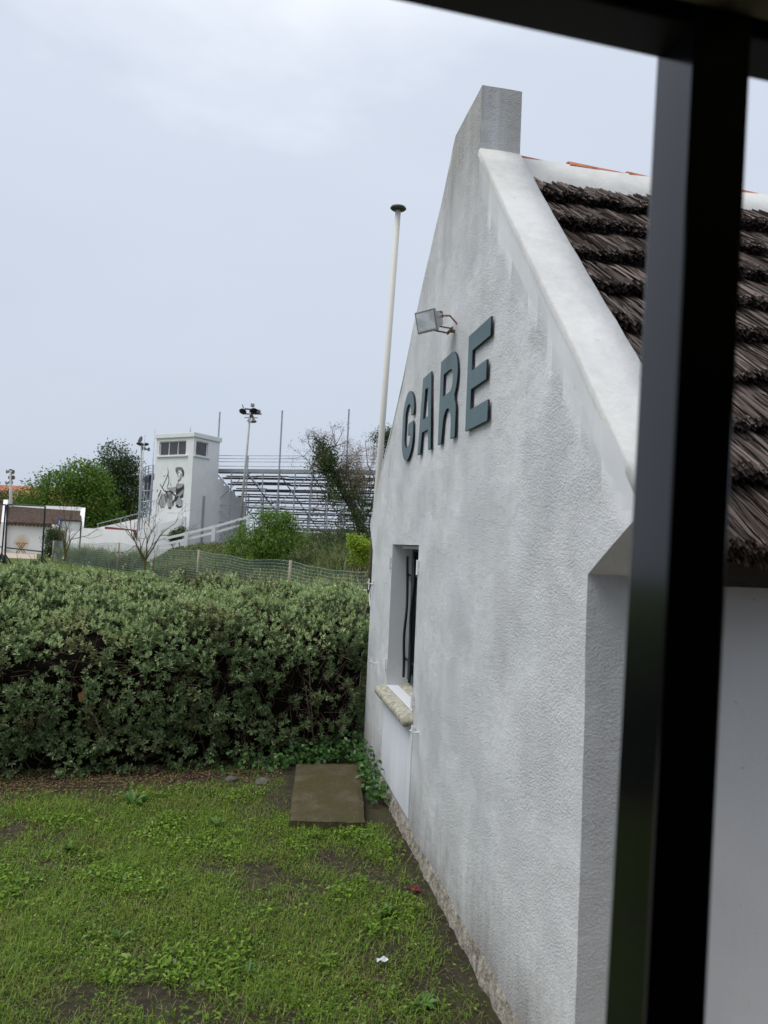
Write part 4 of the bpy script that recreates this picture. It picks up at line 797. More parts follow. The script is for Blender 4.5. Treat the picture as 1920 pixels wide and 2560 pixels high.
# ------------------------------------------------------------------ scaffold grandstand seen from behind
ph = R_(19); go = PD(533, 47.6); g1 = math.cos(ph)*r0-math.sin(ph)*fw; g2 = math.sin(ph)*r0+math.cos(ph)*fw
gs = thing('grandstand', 'steel scaffold grandstand seen from behind with rows of grey benches', 'grandstand', go)
def S(a, b, z): return go+g1*a+g2*b+np.array([0, 0, z])
BAY, NB, ZR, DZ, DE, NR = 2.35, 7, 6.55, 0.36, 0.70, 17
Lg = BAY*NB
def planks(name, wd, tk):
    mb = MB(); mb.hexa([(i*g1*(BAY-0.03)+j*g2*wd+np.array([0, 0, k*tk])) for k in (0, 1) for i, j in ((0, 0), (1, 0), (1, 1), (0, 1))]); me = bpy.data.meshes.new(name); me.from_pydata(mb.v, [], mb.f); me.materials.append(M['plank']); return me
tme, sme = planks('tread_plank', 0.42, 0.10), planks('seat_plank', 0.28, 0.07)
for k in range(NR):
    for i in range(NB):
        for nm, me, b, z in (('tread_plank', tme, k*DE, ZR-k*DZ), ('seat_plank', sme, k*DE+0.46, ZR-k*DZ+0.20)):
            o = link(nm, me, gs); o.location = (S(i*BAY, b, z+0.02*rng.normal())-ORG[gs.name]).tolist()
mb = MB(); mb.hexa([S(0, -0.05, ZR+0.0), S(Lg, -0.05, ZR+0.0), S(Lg, 0, ZR+0.0), S(0, 0, ZR+0.0), S(0, -0.05, ZR+0.24), S(Lg, -0.05, ZR+0.24), S(Lg, 0, ZR+0.24), S(0, 0, ZR+0.24)]); mb.build('fascia_board', 'fascia', gs)
for h in (0.42, 0.72, 0.93, 1.13): pipe('guard_rail', S(0, -0.06, ZR+h), S(Lg, -0.06, ZR+h), 0.024, gs)
gb = 2.25
for i in range(NB*2+1):
    a = i*BAY/2*0.999
    for l, b in enumerate((0, 2.34, 4.68, 7.0)):
        if l > 1 and i % 2: continue
        zt = ZR-b/DE*DZ+(1.13 if (l == 0 and i % 4 == 2) else 0)
        if l == 0 and i % 4 == 0 and i < 13: zt = ZR+4.1-0.0*i
        pipe('standard', S(a, b-0.06*(l == 0), 0.8 if i < 3 else 1.6), S(a-0.0*zt, b-0.06*(l == 0), zt), 0.055 if (l == 0 and i % 4 == 0) else 0.045, gs)
for b, zs in ((-0.08, (2.75, 3.2, 4.35)), (2.34, (2.6, 3.0, 3.6, 4.5)), (4.68, (2.6, 3.5)), (7.0, (2.5,))):
    for z in zs: pipe('ledger', S(-1.2 if (b < 0 and z > 4) else 0, b, z), S(Lg, b, z), 0.03, gs)
for i in range(NB+1): 
    pipe('raker', S(i*BAY, 0, ZR-0.1), S(i*BAY, NR*DE, ZR-NR*DZ), 0.04, gs); pipe('transom', S(i*BAY, 0, 4.30), S(i*BAY, 4.0, 4.30), 0.026, gs); pipe('transom', S(i*BAY, 0, 2.7), S(i*BAY, 7.0, 2.7), 0.026, gs)
for i in range(NB):
    s = i % 2; pipe('brace', S(i*BAY, -0.09, 2.6 if s else 4.3), S((i+1)*BAY, -0.09, 4.3 if s else 2.6), 0.028, gs)
    pipe('brace', S(i*BAY, -0.10, ZR if s else 4.4), S((i+1)*BAY, -0.10, 4.4 if s else ZR), 0.026, gs); pipe('brace', S(i*BAY, 2.3, 2.6 if not s else 5.2), S((i+1)*BAY, 2.3, 5.2 if not s else 2.6), 0.026, gs)
mb = MB(); mb.beam(S(-1.6, -0.1, 4.37), S(-1.1, -0.1, 4.37), 0.2, 0.2); mb.build('junction_box', 'galv', gs)
# landing and stair left of the tower
ld = thing('scaffold_landing', 'curved scaffold landing with guard rails behind the left side of the tower', 'scaffold', PD(360, 50))
arcp = [(354, 1200, 49.5), (358, 1193, 50.5), (364, 1190, 51), (372, 1188, 51.2), (384, 1186, 51.2)]
for dy, r_ in ((0, 0.06), (-8, 0.025), (-16, 0.025), (-24, 0.03)):
    q = [W(x, y+dy, D) for x, y, D in arcp]
    for a, b in zip(q[:-1], q[1:]): pipe('guard_rail' if dy else 'deck_edge', a, b, r_, ld)
q = [W(x, y, D) for x, y, D in arcp]; mb = MB(); bl = [p+fw*2.0 for p in q]; mb.poly_prism(q+bl[::-1], (0, 0, 0.08)); mb.build('deck', 'plank', ld)
for i, (x, y, D) in enumerate(arcp):
    p = W(x, y-24, D); pipe('standard', (p[0], p[1], 0), p, 0.045, ld)
for x0, y0, x1, y1 in ((355, 1215, 378, 1290), (380, 1200, 366, 1295), (357, 1228, 384, 1226), (356, 1255, 382, 1253)): pipe('brace', W(x0, y0, 50.2), W(x1, y1, 50.2), 0.045, ld)
mb = MB(); mb.hexa([*(W(x, y, 51.5) for x, y in ((358, 1250), (380, 1250))), *(W(x, y, 52) for x, y in ((380, 1250), (358, 1250))), *(W(x, y, 51.5) for x, y in ((359, 1200), (382, 1198))), *(W(x, y, 52) for x, y in ((382, 1198), (359, 1200)))]); mb.build('back_panel', 'plank', ld)
for x0, y0, x1, y1, D, lb in ((362.5, 1086, 350, 1240, 52, 'thin steel flag pole rising beside the left floodlight mast'), (387.5, 1072, 373, 1300, 49.2, 'thin steel flag pole along the left edge of the tower'), (422.5, 1062, 421, 1090, 47, 'short rod aerial on the tower roof')):
    a = W(x0, y0, D); b = W(x1, y1, D); 
    if D != 47: b = b+(b-a)/(a[2]-b[2])*b[2]
    else: b[2] = ZT+0.28; b[:2] = (T(1.6, 1.2, 0))[:2]; a[:2] = b[:2]
    mb = MB(); mb.tube([b, a], [0.045, 0.028], 6); solo(mb, 'flag_pole' if D != 47 else 'aerial', 'galv', lb, 'pole' if D != 47 else 'aerial', smooth=True)

# ------------------------------------------------------------------ floodlight masts and loudspeakers
def disc(mb, c, nrm, r, dep):
    nrm = unit(np.array(nrm, float)); c = np.array(c, float); mb.tube([c-nrm*dep, c-nrm*dep*0.5, c, c+nrm*0.01], [r*0.45, r*0.85, r, r*0.9], 14)
def horn(parent, c, nrm, r):
    nrm = unit(np.array(nrm, float)); c = np.array(c, float); mb = MB(); mb.tube([c-nrm*r*1.7, c-nrm*r*1.1, c-nrm*r*0.5, c, c+nrm*r*0.12], [r*0.35, r*0.4, r*0.62, r, r*1.02], 14, False); h = mb.build('loudspeaker', 'horn', parent, True)
    mb = MB(); disc(mb, c-nrm*r*0.25, nrm, r*0.78, 0.05); mb.build('horn_mouth', 'lampblack', h); mb = MB(); disc(mb, c-nrm*r*0.05, nrm, r*0.3, 0.08); mb.build('horn_core', 'horn', h)
def mast(label, pb, pt, D, heads, horns, r=0.075, lamp=True):
    b = W(*pb, D); t = W(*pt, D); g = b+(b-t)/(t[2]-b[2])*(b[2]-bz(b)); m = thing('floodlight_mast' if lamp else 'loudspeaker_mast', label, 'mast', g)
    mb = MB(); mb.tube([g, t], [r*1.25, r*0.75], 9); mb.build('pole', 'mast', m, True); s = D/FP
    return m, s
def P2(D): return lambda x, y: W(x, y, D)
m, s = mast('tall floodlight mast with dark lamps and horn loudspeakers before the grandstand', (602, 1296), (626, 1030), 44, 0, 0)
q = P2(44)
mb = MB(); mb.beam(q(612, 1022), q(648, 1026), 0.08, 0.08); mb.beam(q(612, 1035), q(654, 1035), 0.07, 0.07); mb.beam(q(613, 1022), q(613, 1035), 0.06, 0.06); mb.beam(q(606, 1012), q(609, 1021), 0.05, 0.05); mb.beam(q(650, 1024), q(650, 1034), 0.04, 0.04); mb.build('crossarm', 'lampblack', m)
for c, nr, r_ in (((607, 1029), (-0.25, -0.55, -0.75), 0.24), ((634, 1028), (0.1, -0.5, -0.8), 0.27), ((646, 1033), (0.5, 0.2, -0.9), 0.2)): mb = MB(); disc(mb, q(*c), nr, r_, 0.14); mb.build('floodlight', 'lampblack', m, True)
mb = MB(); c = q(631.5, 1013); mb.obox(c, (r0, fw, (0, 0, 1)), (0.1, 0.12, 0.085)); mb.tube([c, q(633, 1024)], 0.02, 5); mb.build('camera_box', 'fascia', m)
horn(m, q(630.5, 1042.5)-fw*0.25, (0.1, -1, -0.1), 0.115); horn(m, q(634, 1054), (0.15, -0.2, -1), 0.19); horn(m, q(621, 1053), (-0.2, 0, -1), 0.11)
mb = MB(); mb.beam(q(611, 1044), q(644, 1044.5), 0.05, 0.05); mb.build('horn_bracket', 'horn', m)
m, s = mast('left floodlight mast with angled dark lamps between trees and tower', (351, 1212), (354.5, 1106), 54, 0, 0, 0.085)
q = P2(54); mb = MB(); mb.beam(q(343, 1109), q(370, 1111), 0.08, 0.08); mb.build('crossarm', 'lampblack', m)
for c, nr, r_ in (((350, 1099), (-0.75, -0.5, 0.3), 0.3), ((349, 1111), (-0.2, -0.3, -0.9), 0.26), ((364, 1112), (0.3, -0.2, -0.9), 0.26)): mb = MB(); disc(mb, q(*c), nr, r_, 0.12); mb.build('floodlight', 'lampblack', m, True)
horn(m, q(362, 1122)-fw*0.2, (0, -1, -0.1), 0.15); horn(m, q(372, 1123.5), (0.9, -0.4, 0), 0.15)
m, s = mast('left-most mast stacked with three tiers of horn loudspeakers', (27, 1222), (27, 1176), 66, 0, 0, 0.16, False)
q = P2(66)
for x, y, nr in ((16, 1179, (-0.9, -0.4, 0)), (27, 1178, (0.1, -1, 0)), (33, 1180, (0.9, -0.3, 0)), (26, 1194, (0, -1, -0.1)), (33, 1194, (0.8, -0.5, 0)), (15, 1208, (-0.8, -0.4, -0.3)), (27, 1206, (0.2, -0.9, -0.3))): horn(m, q(x, y), nr, 0.2)

# ------------------------------------------------------------------ cabin, frames, sign
cab = thing('cabin', 'low white cabin with brown thatched roof at the left edge', 'cabin', PD(100, 64))
cv = W(205, yh(205), 1)-cO; cv[2] = 0; cv = unit(cv); q = P2(64); dn = np.array([0, 0, 1.0])
def cq(x, y, D=64): return W(x, y, D)
a, b = cq(-150, 1300), cq(203, 1316); 
mb = MB(); al, bl = a.copy(), b.copy(); al[2] = bl[2] = 0; mb.hexa([al, bl, bl+cv*5, al+cv*5, a, b, b+cv*5, a+cv*5])
def rustwall():
    m_, t, bb = nodes('cabin_wall', 0.85, 0.2); p = pos(t); dist = t.nodes.new('ShaderNodeVectorMath'); dist.operation = 'DISTANCE'; t.links.new(p, dist.inputs[0]); dist.inputs[1].default_value = tuple(cq(53, 1357, 63.9))
    f = math_(t, 'ADD', dist.outputs['Value'], math_(t, 'MULTIPLY', tnoise(t, p, 3, 5), -0.5)); k = ramp(t, [(0.0, (0.60, 0.47, 0.30)), (0.35, (0.68, 0.62, 0.53)), (0.6, (0.76, 0.76, 0.77))]); t.links.new(f, k.inputs[0]); t.links.new(k.outputs[0], bb.inputs['Base Color']); return m_
M['cabinwall'] = rustwall(); mb.build('wall', 'cabinwall', cab)
rl, rr2 = cq(-150, 1254, 66.2), cq(203, 1277, 66.2); el, er = cq(-150, 1303, 63.6), cq(203, 1318.5, 63.6)
mb = MB(); mb.hexa([el, er, rr2, rl, el+dn*0.22, er+dn*0.22, rr2+dn*0.12, rl+dn*0.12]); r2 = [v+cv*5 for v in (el, er)]; mb.hexa([rl, rr2, r2[1], r2[0], rl+dn*0.12, rr2+dn*0.12, r2[1]+dn*0.2, r2[0]+dn*0.2]); ro = mb.build('roof', 'cabinthatch', cab)
mb = MB(); a, b = cq(-150, 1266, 66.2), cq(203, 1279, 66.2); mb.hexa([a-cv*.25, b-cv*.25, b+cv*.25, a+cv*.25, a-cv*.15+dn*.42, b-cv*.15+dn*.42, b+cv*.15+dn*.42, a+cv*.15+dn*.42]); mb.build('ridge_cap', 'whitebright', ro)
for i in range(14):
    x = 20+i*9.2; mb = MB(); c = W(x, 1308+0.055*(x-17)+3, 63.7); mb.beam(c+cv*0.6, c-cv*0.22, 0.10, 0.12); mb.build('rafter_end', 'cabinthatch', ro)
for x0, x1, yt, yb in ((6, 20, 1249, 1305), (199.5, 209.5, 1269, 1322)):
    p = [W(x0+3, yt, 66.2), W(x1, yt+1, 66.2), W(x1, yb, 63.5), W(x0-3, yb, 63.5)]; w_ = p[1]-p[0]
    lo_ = [v.copy() for v in (p[2], p[3])]
    for v in lo_: v[2] = 0
    bk_ = [W((x0+x1)/2-7, yb+1, 69), W((x0+x1)/2-7, yb+1, 69)]
    mb = MB(); wv = r0*0.5; A_ = [p[0]-wv*0.0, p[3], np.array([p[3][0], p[3][1], 0]), np.array([p[3][0], p[3][1], 0])+cv*5.4, p[3]+cv*5.4, p[0]+cv*0.4]
    mb.poly_prism(A_, r0*0.42); mb.build('gable_wall', 'whitebright', cab)
tb = thing('trestle_table', 'rusty folding table with crossed legs against the white cabin wall', 'table', PD(53, 63, 0))
q = P2(63); mb = MB(); mb.obox(q(53, 1357.5), (r0, fw, (0, 0, 1)), (0.46, 0.3, 0.025)); mb.build('table_top', 'rust', tb)
for d_ in (-0.2, 0.2):
    for x0, x1 in ((43.5, 61.5), (61.5, 42.5)): a, b = q(x0, 1358), q(x1, 1383); b[2] = 0.02; mb = MB(); mb.beam(a+fw*d_, b+fw*d_, 0.05, 0.05); mb.build('leg', 'rust', tb)
def banner(label, xs, D, toppy, lowpy, feet):
    m = thing('banner_frame', label, 'frame', PD(xs[0], D)); tops = []
    for x, y, (fx, fy) in zip(xs, toppy, feet):
        t = W(x, y, D); b = W(fx, fy, D); b[2] = 0.02; mb = MB(); mb.tube([b, t], 0.05, 8); mb.build('post', 'iron', m); tops.append((t, b))
        for a in range(4):
            an = a*math.pi/2+0.6; mb = MB(); e_ = b+np.array([math.cos(an), math.sin(an), 0])*0.36; mb.beam(b+np.array([0, 0, 0.55]), e_, 0.07, 0.06); mb.build('foot', 'iron', m)
    if len(tops) > 1:
        mb = MB(); mb.tube([tops[0][0], tops[1][0]], 0.045, 8); mb.build('top_rail', 'iron', m)
        lo_ = [W(x, y, D) for x, y in lowpy]; mb = MB(); mb.tube(lo_, 0.04, 8); mb.build('lower_rail', 'iron', m)
    return m
banner('tall black steel frame on splayed feet standing in front of the cabin', (18.5, 113), 43, (1261, 1265.5), ((15, 1369), (104, 1379)), ((12, 1405), (104, 1412)))
banner('second black steel frame cut by the left edge of the picture', (-90, 14.5), 44.5, (1257, 1262), ((-95, 1352), (7, 1368)), ((-97, 1402), (3, 1403)))
sg = thing('notice_stand', 'white board hung in a dark frame with a blue sign at its left corner', 'sign', PD(176, 53)); q = P2(53)
for x0, y0, y1 in ((150, 1300, 1330), (203.5, 1303, 1330)): a = q(x0, y0); b = q(x0-2, y1); b[2] = 0; mb = MB(); mb.tube([b, a], 0.05, 6); mb.build('post', 'iron', sg)
mb = MB(); mb.beam(q(150, 1300), q(203.5, 1303), 0.08, 0.08); mb.build('top_bar', 'iron', sg)
mb = MB(); mb.hexa([q(151, 1326)+fw*.05, q(202, 1328)+fw*.05, q(202, 1328)+fw*.1, q(151, 1326)+fw*.1, q(151, 1301.5)+fw*.05, q(202, 1304.5)+fw*.05, q(202, 1304.5)+fw*.1, q(151, 1301.5)+fw*.1]); mb.build('board', 'whitebright', sg)
mb = MB(); mb.hexa([q(146, 1315)-fw*.1, q(152.5, 1315)-fw*.1, q(152.5, 1315)-fw*.06, q(146, 1315)-fw*.06, q(147, 1296.5)-fw*.1, q(153.5, 1296.5)-fw*.1, q(153.5, 1296.5)-fw*.06, q(147, 1296.5)-fw*.06]); bs = mb.build('blue_sign', 'blue', sg)
mb = MB()
for pl in ([(149.3, 1299), (150.6, 1299), (150.6, 1303), (149.3, 1303)], [(148.6, 1303), (150.4, 1303), (151.4, 1307), (148.4, 1307)], [(147, 1309), (152.3, 1309), (152.3, 1310), (147, 1310)], [(147, 1311.4), (152.3, 1311.4), (152.3, 1312.2), (147, 1312.2)]): mb.add([q(*v)-fw*0.106 for v in pl], [(0, 1, 2, 3)])
mb.build('pictogram', 'whitebright', bs)
# far red-roofed house
fh = thing('far_house', 'distant house with orange-red tiled roof behind the trees', 'house', PD(80, 100)); q = P2(100)
a, b = q(-150, 1258), q(250, 1275); al, bl = a.copy(), b.copy(); al[2] = bl[2] = 0; mb = MB(); mb.hexa([al, bl, bl+fw*9, al+fw*9, a, b, b+fw*9, a+fw*9]); mb.build('wall', 'post', fh)
r_l, r_r = W(-150, 1208, 104), W(245, 1228, 104); mb = MB(); a, b = q(-155, 1259), q(255, 1277); mb.hexa([a, b, r_r, r_l, a+dn*.2, b+dn*.2, r_r+dn*.2, r_l+dn*.2]); mb.hexa([r_l, r_r, b+fw*9, a+fw*9, r_l+dn*.2, r_r+dn*.2, b+fw*9+dn*.2, a+fw*9+dn*.2]); mb.build('roof', 'brick', fh)

# ------------------------------------------------------------------ trees and shrubs
def branch(mb, p, d, L, r, depth, out, spread=0.6, seg=3, split=(2, 3), up=0.15, tips=None):
    pts = [p]; dd = d
    for k in range(seg): dd = unit(dd+rng.normal(size=3)*0.14+np.array([0, 0, up*0.3])); pts.append(pts[-1]+dd*L/seg)
    mb.tube(pts, [r*(1-0.45*k/seg) for k in range(seg+1)], 5 if r > 0.02 else 3, False); out.append((pts, r))
    if depth == 0: return
    for k in range(random.randint(*split)):
        nd = unit(dd+rng.normal(size=3)*spread+np.array([0, 0, up])); st_ = pts[-1] if k < 2 else pts[-2]
        branch(mb, st_, nd, L*random.uniform(0.6, 0.85), r*0.55, depth-1, out, spread, seg, split, up)
def blobs(ells, n, surf=0.6):      # points through ellipsoids, denser to the outside
    vol = np.array([e[3]*e[4]*e[5] for e in ells]); pick = rng.choice(len(ells), n, p=vol/vol.sum()); E_ = np.array(ells)[pick]
    d = unit(rnd(n)); rad = rng.uniform(0, 1, n)**(1/3*surf)
    return E_[:, :3]+d*E_[:, 3:]*rad[:, None], d
def tree(name, label, base, ells, nclus, nleaf, csz, L, Wd, leaf, bark='darkbark', trunk_r=0.2, lean=(0, 0), group=None, cat='tree', stems=1, limb=5):
    base = np.array(base, float); t = thing(name, label, cat, base, group); mb = MB(); c = np.array([e[:3] for e in ells]); cm = c.mean(0)
    for s in range(stems):
        b0_ = base+np.array([rng.normal()*0.15, rng.normal()*0.15, 0])*(stems > 1)-np.array([0, 0, 0.05]); fk = base*0.45+cm*0.55+rng.normal(size=3)*0.2*(stems > 1)
        mb.tube([b0_, base*0.75+cm*0.25+rng.normal(size=3)*0.08, fk], [trunk_r, trunk_r*0.8, trunk_r*0.6], 7)
        for k in range(limb):
            e_ = c[random.randrange(len(c))]+rng.normal(size=3)*0.3; mid = fk*0.5+e_*0.5+rng.normal(size=3)*0.25*np.linalg.norm(e_-fk)*0.3
            mb.tube([fk+(base-fk)*random.uniform(0, 0.3), mid, e_], [trunk_r*0.45, trunk_r*0.28, trunk_r*0.1], 5, False)
    mb.build('trunk', bark, t)
    Pc, d = blobs(ells, nclus); Pc = Pc[Pc[:, 2] > base[2]+0.1]; nc = len(Pc); P = np.repeat(Pc, nleaf, 0)+rnd(nc*nleaf)*csz; D = rnd(nc*nleaf)+np.repeat(Pc-cm, nleaf, 0)*0.2+np.array([0, 0, 0.1])
    V, F = leaves(P, D, rng.uniform(L*0.6, L*1.2, len(P)), rng.uniform(Wd*0.7, Wd*1.2, len(P)), 0.15, 0.1); o = fastmesh('crown', V, F, leaf, t); o['kind'] = 'stuff'
    return t
def EL(px, py, D, rx, rz, ry=None): p = W(px, py, D); return (p[0], p[1], p[2], rx*D/FP, (ry or rx)*D/FP, rz*D/FP)
D = 74; tree('broad_tree', 'broad bright green tree behind the thatched cabin', PD(205, D), [EL(205, 1200, D, 55, 45), EL(150, 1222, D, 50, 45), EL(100, 1235, D, 40, 30), EL(235, 1260, D, 50, 60), EL(180, 1275, D, 60, 45), EL(80, 1262, D, 40, 30), EL(240, 1215, D, 40, 40), EL(255, 1300, D, 45, 40)], 620, 26, 0.42, 0.34, 0.17, 'leafA', trunk_r=0.35, limb=14)
D = 79; tree('dark_tree', 'tall dark green tree just left of the tower', PD(300, D), [EL(285, 1145, D, 28, 36), EL(305, 1180, D, 38, 40), EL(300, 1230, D, 50, 50), EL(325, 1170, D, 24, 34), EL(310, 1290, D, 52, 45), EL(270, 1190, D, 30, 40), EL(335, 1240, D, 22, 45)], 640, 26, 0.42, 0.30, 0.15, 'leafB', trunk_r=0.35, limb=12)
D = 82; tree('far_bush', 'dark bushes behind the cabin roof at the far left', PD(40, D), [EL(-30, 1262, D, 60, 30), EL(30, 1258, D, 50, 24), EL(70, 1268, D, 40, 30)], 200, 24, 0.45, 0.3, 0.15, 'leafD', trunk_r=0.12, cat='bush')
D = 57; tree('wall_bush', 'dark clipped bush at the right corner of the cabin', PD(128, D), [EL(128, 1352, D, 16, 30), EL(140, 1338, D, 18, 16), EL(122, 1380, D, 12, 14)], 160, 26, 0.16, 0.15, 0.06, 'leafB', trunk_r=0.08, cat='bush', stems=2)
D = 31; tree('leafy_shrub', 'bright green shrub growing behind the wire fence below the grandstand', UW((660-960)/FP*D, D, bz(PD(660, D))), [EL(655, 1282, D, 30, 20), EL(700, 1305, D, 40, 28), EL(625, 1335, D, 38, 30), EL(690, 1350, D, 62, 36), EL(590, 1365, D, 22, 26), EL(745, 1340, D, 24, 26), EL(655, 1390, D, 50, 28), EL(680, 1425, D, 40, 24)], 400, 22, 0.15, 0.15, 0.06, 'leafC', 'bark', 0.05, cat='shrub', stems=4, limb=7)
D = 22.5; tree('lime_shrub', 'yellow-green shrub close to the far corner of the station', UW((905-960)/FP*D, D, bz(PD(905, D))), [EL(900, 1362, D, 25, 16), EL(885, 1352, D, 14, 12), EL(922, 1385, D, 10, 26), EL(893, 1398, D, 16, 10)], 170, 16, 0.07, 0.09, 0.05, 'leafY', 'bark', 0.03, cat='shrub', stems=4, limb=5)
D = 70; tree('pine_tree', 'distant pine crown showing behind the flue pipe', PD(962, D, bz(PD(962, D))), [EL(940, 1105, D, 12, 22), EL(958, 1090, D, 18, 20), EL(968, 1120, D, 20, 35), EL(985, 1100, D, 25, 30)], 160, 22, 0.30, 0.26, 0.09, 'leafB', trunk_r=0.2)
# leaning ivy-clad tamarisk and its neighbour
D = 37.5; q = P2(D); b0_ = q(915, 1345); b0_[2] = bz(b0_)
tm_ = thing('leaning_tree', 'ivy-clad dead tree leaning left in front of the grandstand', 'tree', b0_)
pth = [b0_, q(895, 1290), q(862, 1235), q(832, 1180), q(812, 1150), q(806, 1122)]; mb = MB(); mb.tube(pth, [0.28, 0.24, 0.19, 0.15, 0.11, 0.05], 8); outs = []
for px, py, ex, ey in ((806, 1122, 800, 1090), (812, 1150, 770, 1125), (806, 1128, 850, 1100), (832, 1180, 790, 1170), (845, 1200, 770, 1145), (820, 1165, 840, 1120)):
    a = q(px, py); dd = q(ex, ey)-a; branch(mb, a, unit(dd), np.linalg.norm(dd)*0.7, 0.045, 3, outs, 0.55, 3, (2, 3), 0.12)
mb.build('trunk', 'darkbark', tm_)
pp = []; 
for t in np.linspace(0, 1, 200)**1.15:
    i = min(4, int(t*5)); f_ = t*5-i; pp.append(pth[i]*(1-f_)+pth[i+1]*f_+rng.normal(size=3)*(0.80*(1-t)+0.20)*np.array([1, 1, 1.0]))
P = np.repeat(np.array(pp), 52, 0); P = P+rnd(len(P))*0.20; V, F = leaves(P, rnd(len(P)), rng.uniform(0.07, 0.14, len(P)), 0.07); o = fastmesh('ivy_foliage', V, F, 'leafD', tm_); o['kind'] = 'stuff'
tp = np.array([pt[-1] for pt, r in outs if r < 0.02]); P = np.repeat(tp, 14, 0); P = P+rnd(len(P))*0.10; k = rng.uniform(0, 1, len(P)) < 0.55; P = P[k]; V, F = leaves(P, rnd(len(P)), 0.12, 0.025); o = fastmesh('dry_sprays', V, F, 'leafP', tm_); o['kind'] = 'stuff'
D = 39; q = P2(D); b0_ = q(895, 1345); b0_[2] = bz(b0_); tm_ = thing('tamarisk', 'feathery pinkish tamarisk right of the leaning tree', 'tree', b0_); mb = MB(); outs = []
for px, py in ((888, 1130), (915, 1150), (870, 1170), (905, 1110), (930, 1160)): a = b0_; dd = q(px, py)-a; branch(mb, a+rng.normal(size=3)*0.1*np.array([1, 1, 0]), unit(dd), np.linalg.norm(dd)*0.36, 0.07, 4, outs, 0.34, 4, (2, 3), 0.25)
mb.build('trunk', 'darkbark', tm_); tp = np.array([pt[k] for pt, r in outs if r < 0.045 for k in (-1, -2)]); P = np.repeat(tp, 16, 0); P = P+rnd(len(P))*0.18; hi = P[:, 2] > 5.0
for nm, kk, mt in (('sprays', ~hi, 'leafD'), ('pink_sprays', hi, 'leafP')): 
    if kk.sum(): V, F = leaves(P[kk], rnd(int(kk.sum()))+np.array([0, 0, 0.5]), 0.15, 0.022); o = fastmesh(nm, V, F, mt, tm_); o['kind'] = 'stuff'
def bare(label, px, D, heads, r, depth=4, L=0.6):
    b = PD(px, D); t = thing('bare_tree', label, 'tree', b, 'nearly bare young trees by the fence'); mb = MB(); outs = []; q = P2(D); f0 = q(*heads[0]); mb.tube([b-np.array([0, 0, 0.05]), b*0.5+f0*0.5+rng.normal(size=3)*0.03, f0], [r*1.2, r, r*0.85], 7)
    for x, y in heads[1:]: dd = q(x, y)-f0; branch(mb, f0-unit(f0-b)*random.uniform(0, 0.25), unit(dd), np.linalg.norm(dd)*0.52, r*0.6, depth, outs, 0.42, 4, (2, 3), 0.10)
    mb.build('trunk', 'bark', t); tp = np.array([pt[-1] for pt, rr in outs if rr < r*0.2]); k = rng.uniform(0, 1, len(tp)) < 0.5; P = np.repeat(tp[k], 2, 0)
    V, F = leaves(P, rnd(len(P)), 0.06, 0.03); o = fastmesh('buds', V, F, 'leafC', t); o['kind'] = 'stuff'
bare('forked bare tree with lichened branches in front of the tower', 365, 34, [(364, 1395), (345, 1330), (330, 1290), (385, 1330), (425, 1260), (400, 1290), (350, 1270)], 0.075, 3)
bare('slim bare tree standing before the blue sign', 160, 47.5, [(163, 1385), (165, 1310), (158, 1270), (185, 1330), (150, 1330), (180, 1295)], 0.10, 3)
bare('thin sapling just right of the forked bare tree', 388, 36, [(385, 1400), (388, 1360), (382, 1365)], 0.03, 2)

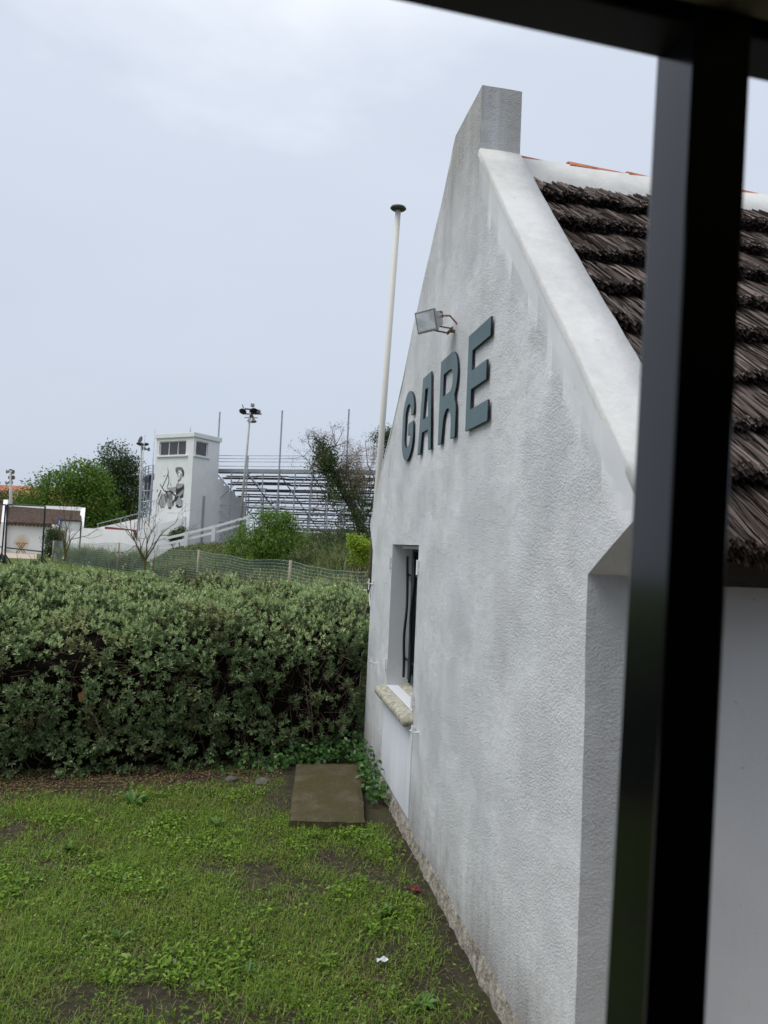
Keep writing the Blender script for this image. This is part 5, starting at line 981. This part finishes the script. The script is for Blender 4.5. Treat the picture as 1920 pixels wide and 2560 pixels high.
# ------------------------------------------------------------------ reeds and undergrowth on the bank
def reeds(name, label, n, pxr, Dr_, hr, lean=0.25, filt=None):
    px = rng.uniform(*pxr, n); D = rng.uniform(*Dr_, n) if not callable(Dr_) else Dr_(px, n); P = np.array([PD(a, b) for a, b in zip(px, D)]); P[:, 2] = [bz(p) for p in P]
    k = np.array([N3(p*np.array([1, 1, 0]), 0.45) for p in P])+0.35 > rng.uniform(-0.3, 0.4, n); P = P[k]; n = len(P); hsc = np.array([1+0.6*N3(p, 0.6) for p in P]); uu = P @ r0; ww = P @ fw; hsc = hsc*np.where((uu < -6.5) & (uu > -14), np.clip((40.5-ww)/4, 0.3, 1), 1)
    V, F = blades(P, rnd(n)*np.array([lean, lean, 0.1])+np.array([0, 0, 1]), rng.uniform(*hr, n)*hsc, rng.uniform(0.025, 0.05, n), rng.uniform(0.1, 0.9, n)); o = fastmesh(name, V, F, 'reed'); tag(o, label, 'reeds', kind='stuff')
fd = lambda px, n: np.interp(px, [f_[0] for f_ in FENCE], [f_[1] for f_ in FENCE])
reeds('reeds', 'tall reeds growing against the low white wall', 8000, (150, 360), lambda px, n: fd(px, n)+rng.uniform(0.6, 5, n), (0.7, 1.5))
reeds('bank_reeds', 'dense reeds and rough grass covering the bank behind the wire fence', 26000, (330, 1010), lambda px, n: fd(px, n)+0.8+rng.uniform(0, 1, n)**1.3*(41.5-fd(px, n)), (0.45, 1.1), 0.3)
P = []; 
for _ in range(850): px = rng.uniform(560, 1000); D = rng.uniform(31, 41); p = PD(px, D); p[2] = bz(p)+abs(rng.normal(0, 0.34))*(1.5 if px > 780 else 0.8); P.append(p)
P = np.repeat(np.array(P), 24, 0); P = P+rnd(len(P))*0.22; V, F = leaves(P, rnd(len(P)), rng.uniform(0.07, 0.14, len(P)), 0.05); o = fastmesh('undergrowth', V, F, 'leafD'); tag(o, 'low dark bramble undergrowth on top of the bank', 'undergrowth', kind='stuff')
'''P = np.stack([rng.uniform(-30, -10, 16000), rng.uniform(30, 56, 16000), np.zeros(16000)], 1); P = (P[:, :1]*r0+P[:, 1:2]*fw); P[:, 2] = 0; V, F = blades(P, rnd(len(P))*0.4*np.array([1, 1, 0.1])+np.array([0, 0, 1]), 0.1, 0.02, 0.6); o = fastmesh('far_grass', V, F, 'grass'); '''
for px, py, D, r_, lb in ((452, 1330, 43.5, 10, 'small green bush at the foot of the tower front'), (435, 1338, 43, 7, 'smallest green bush left of the one at the tower front')):
    tree('tower_bush', lb, PD(px, D, bz(PD(px, D))), [EL(px, py, D, r_, r_*1.1), EL(px-3, py+10, D, r_*0.8, r_*1.3)], 60, 22, 0.10, 0.12, 0.05, 'leafB', trunk_r=0.03, cat='bush', limb=3)
print('SCENE DONE', sum(len(o.data.polygons) for o in bpy.data.objects if o.type == 'MESH'))
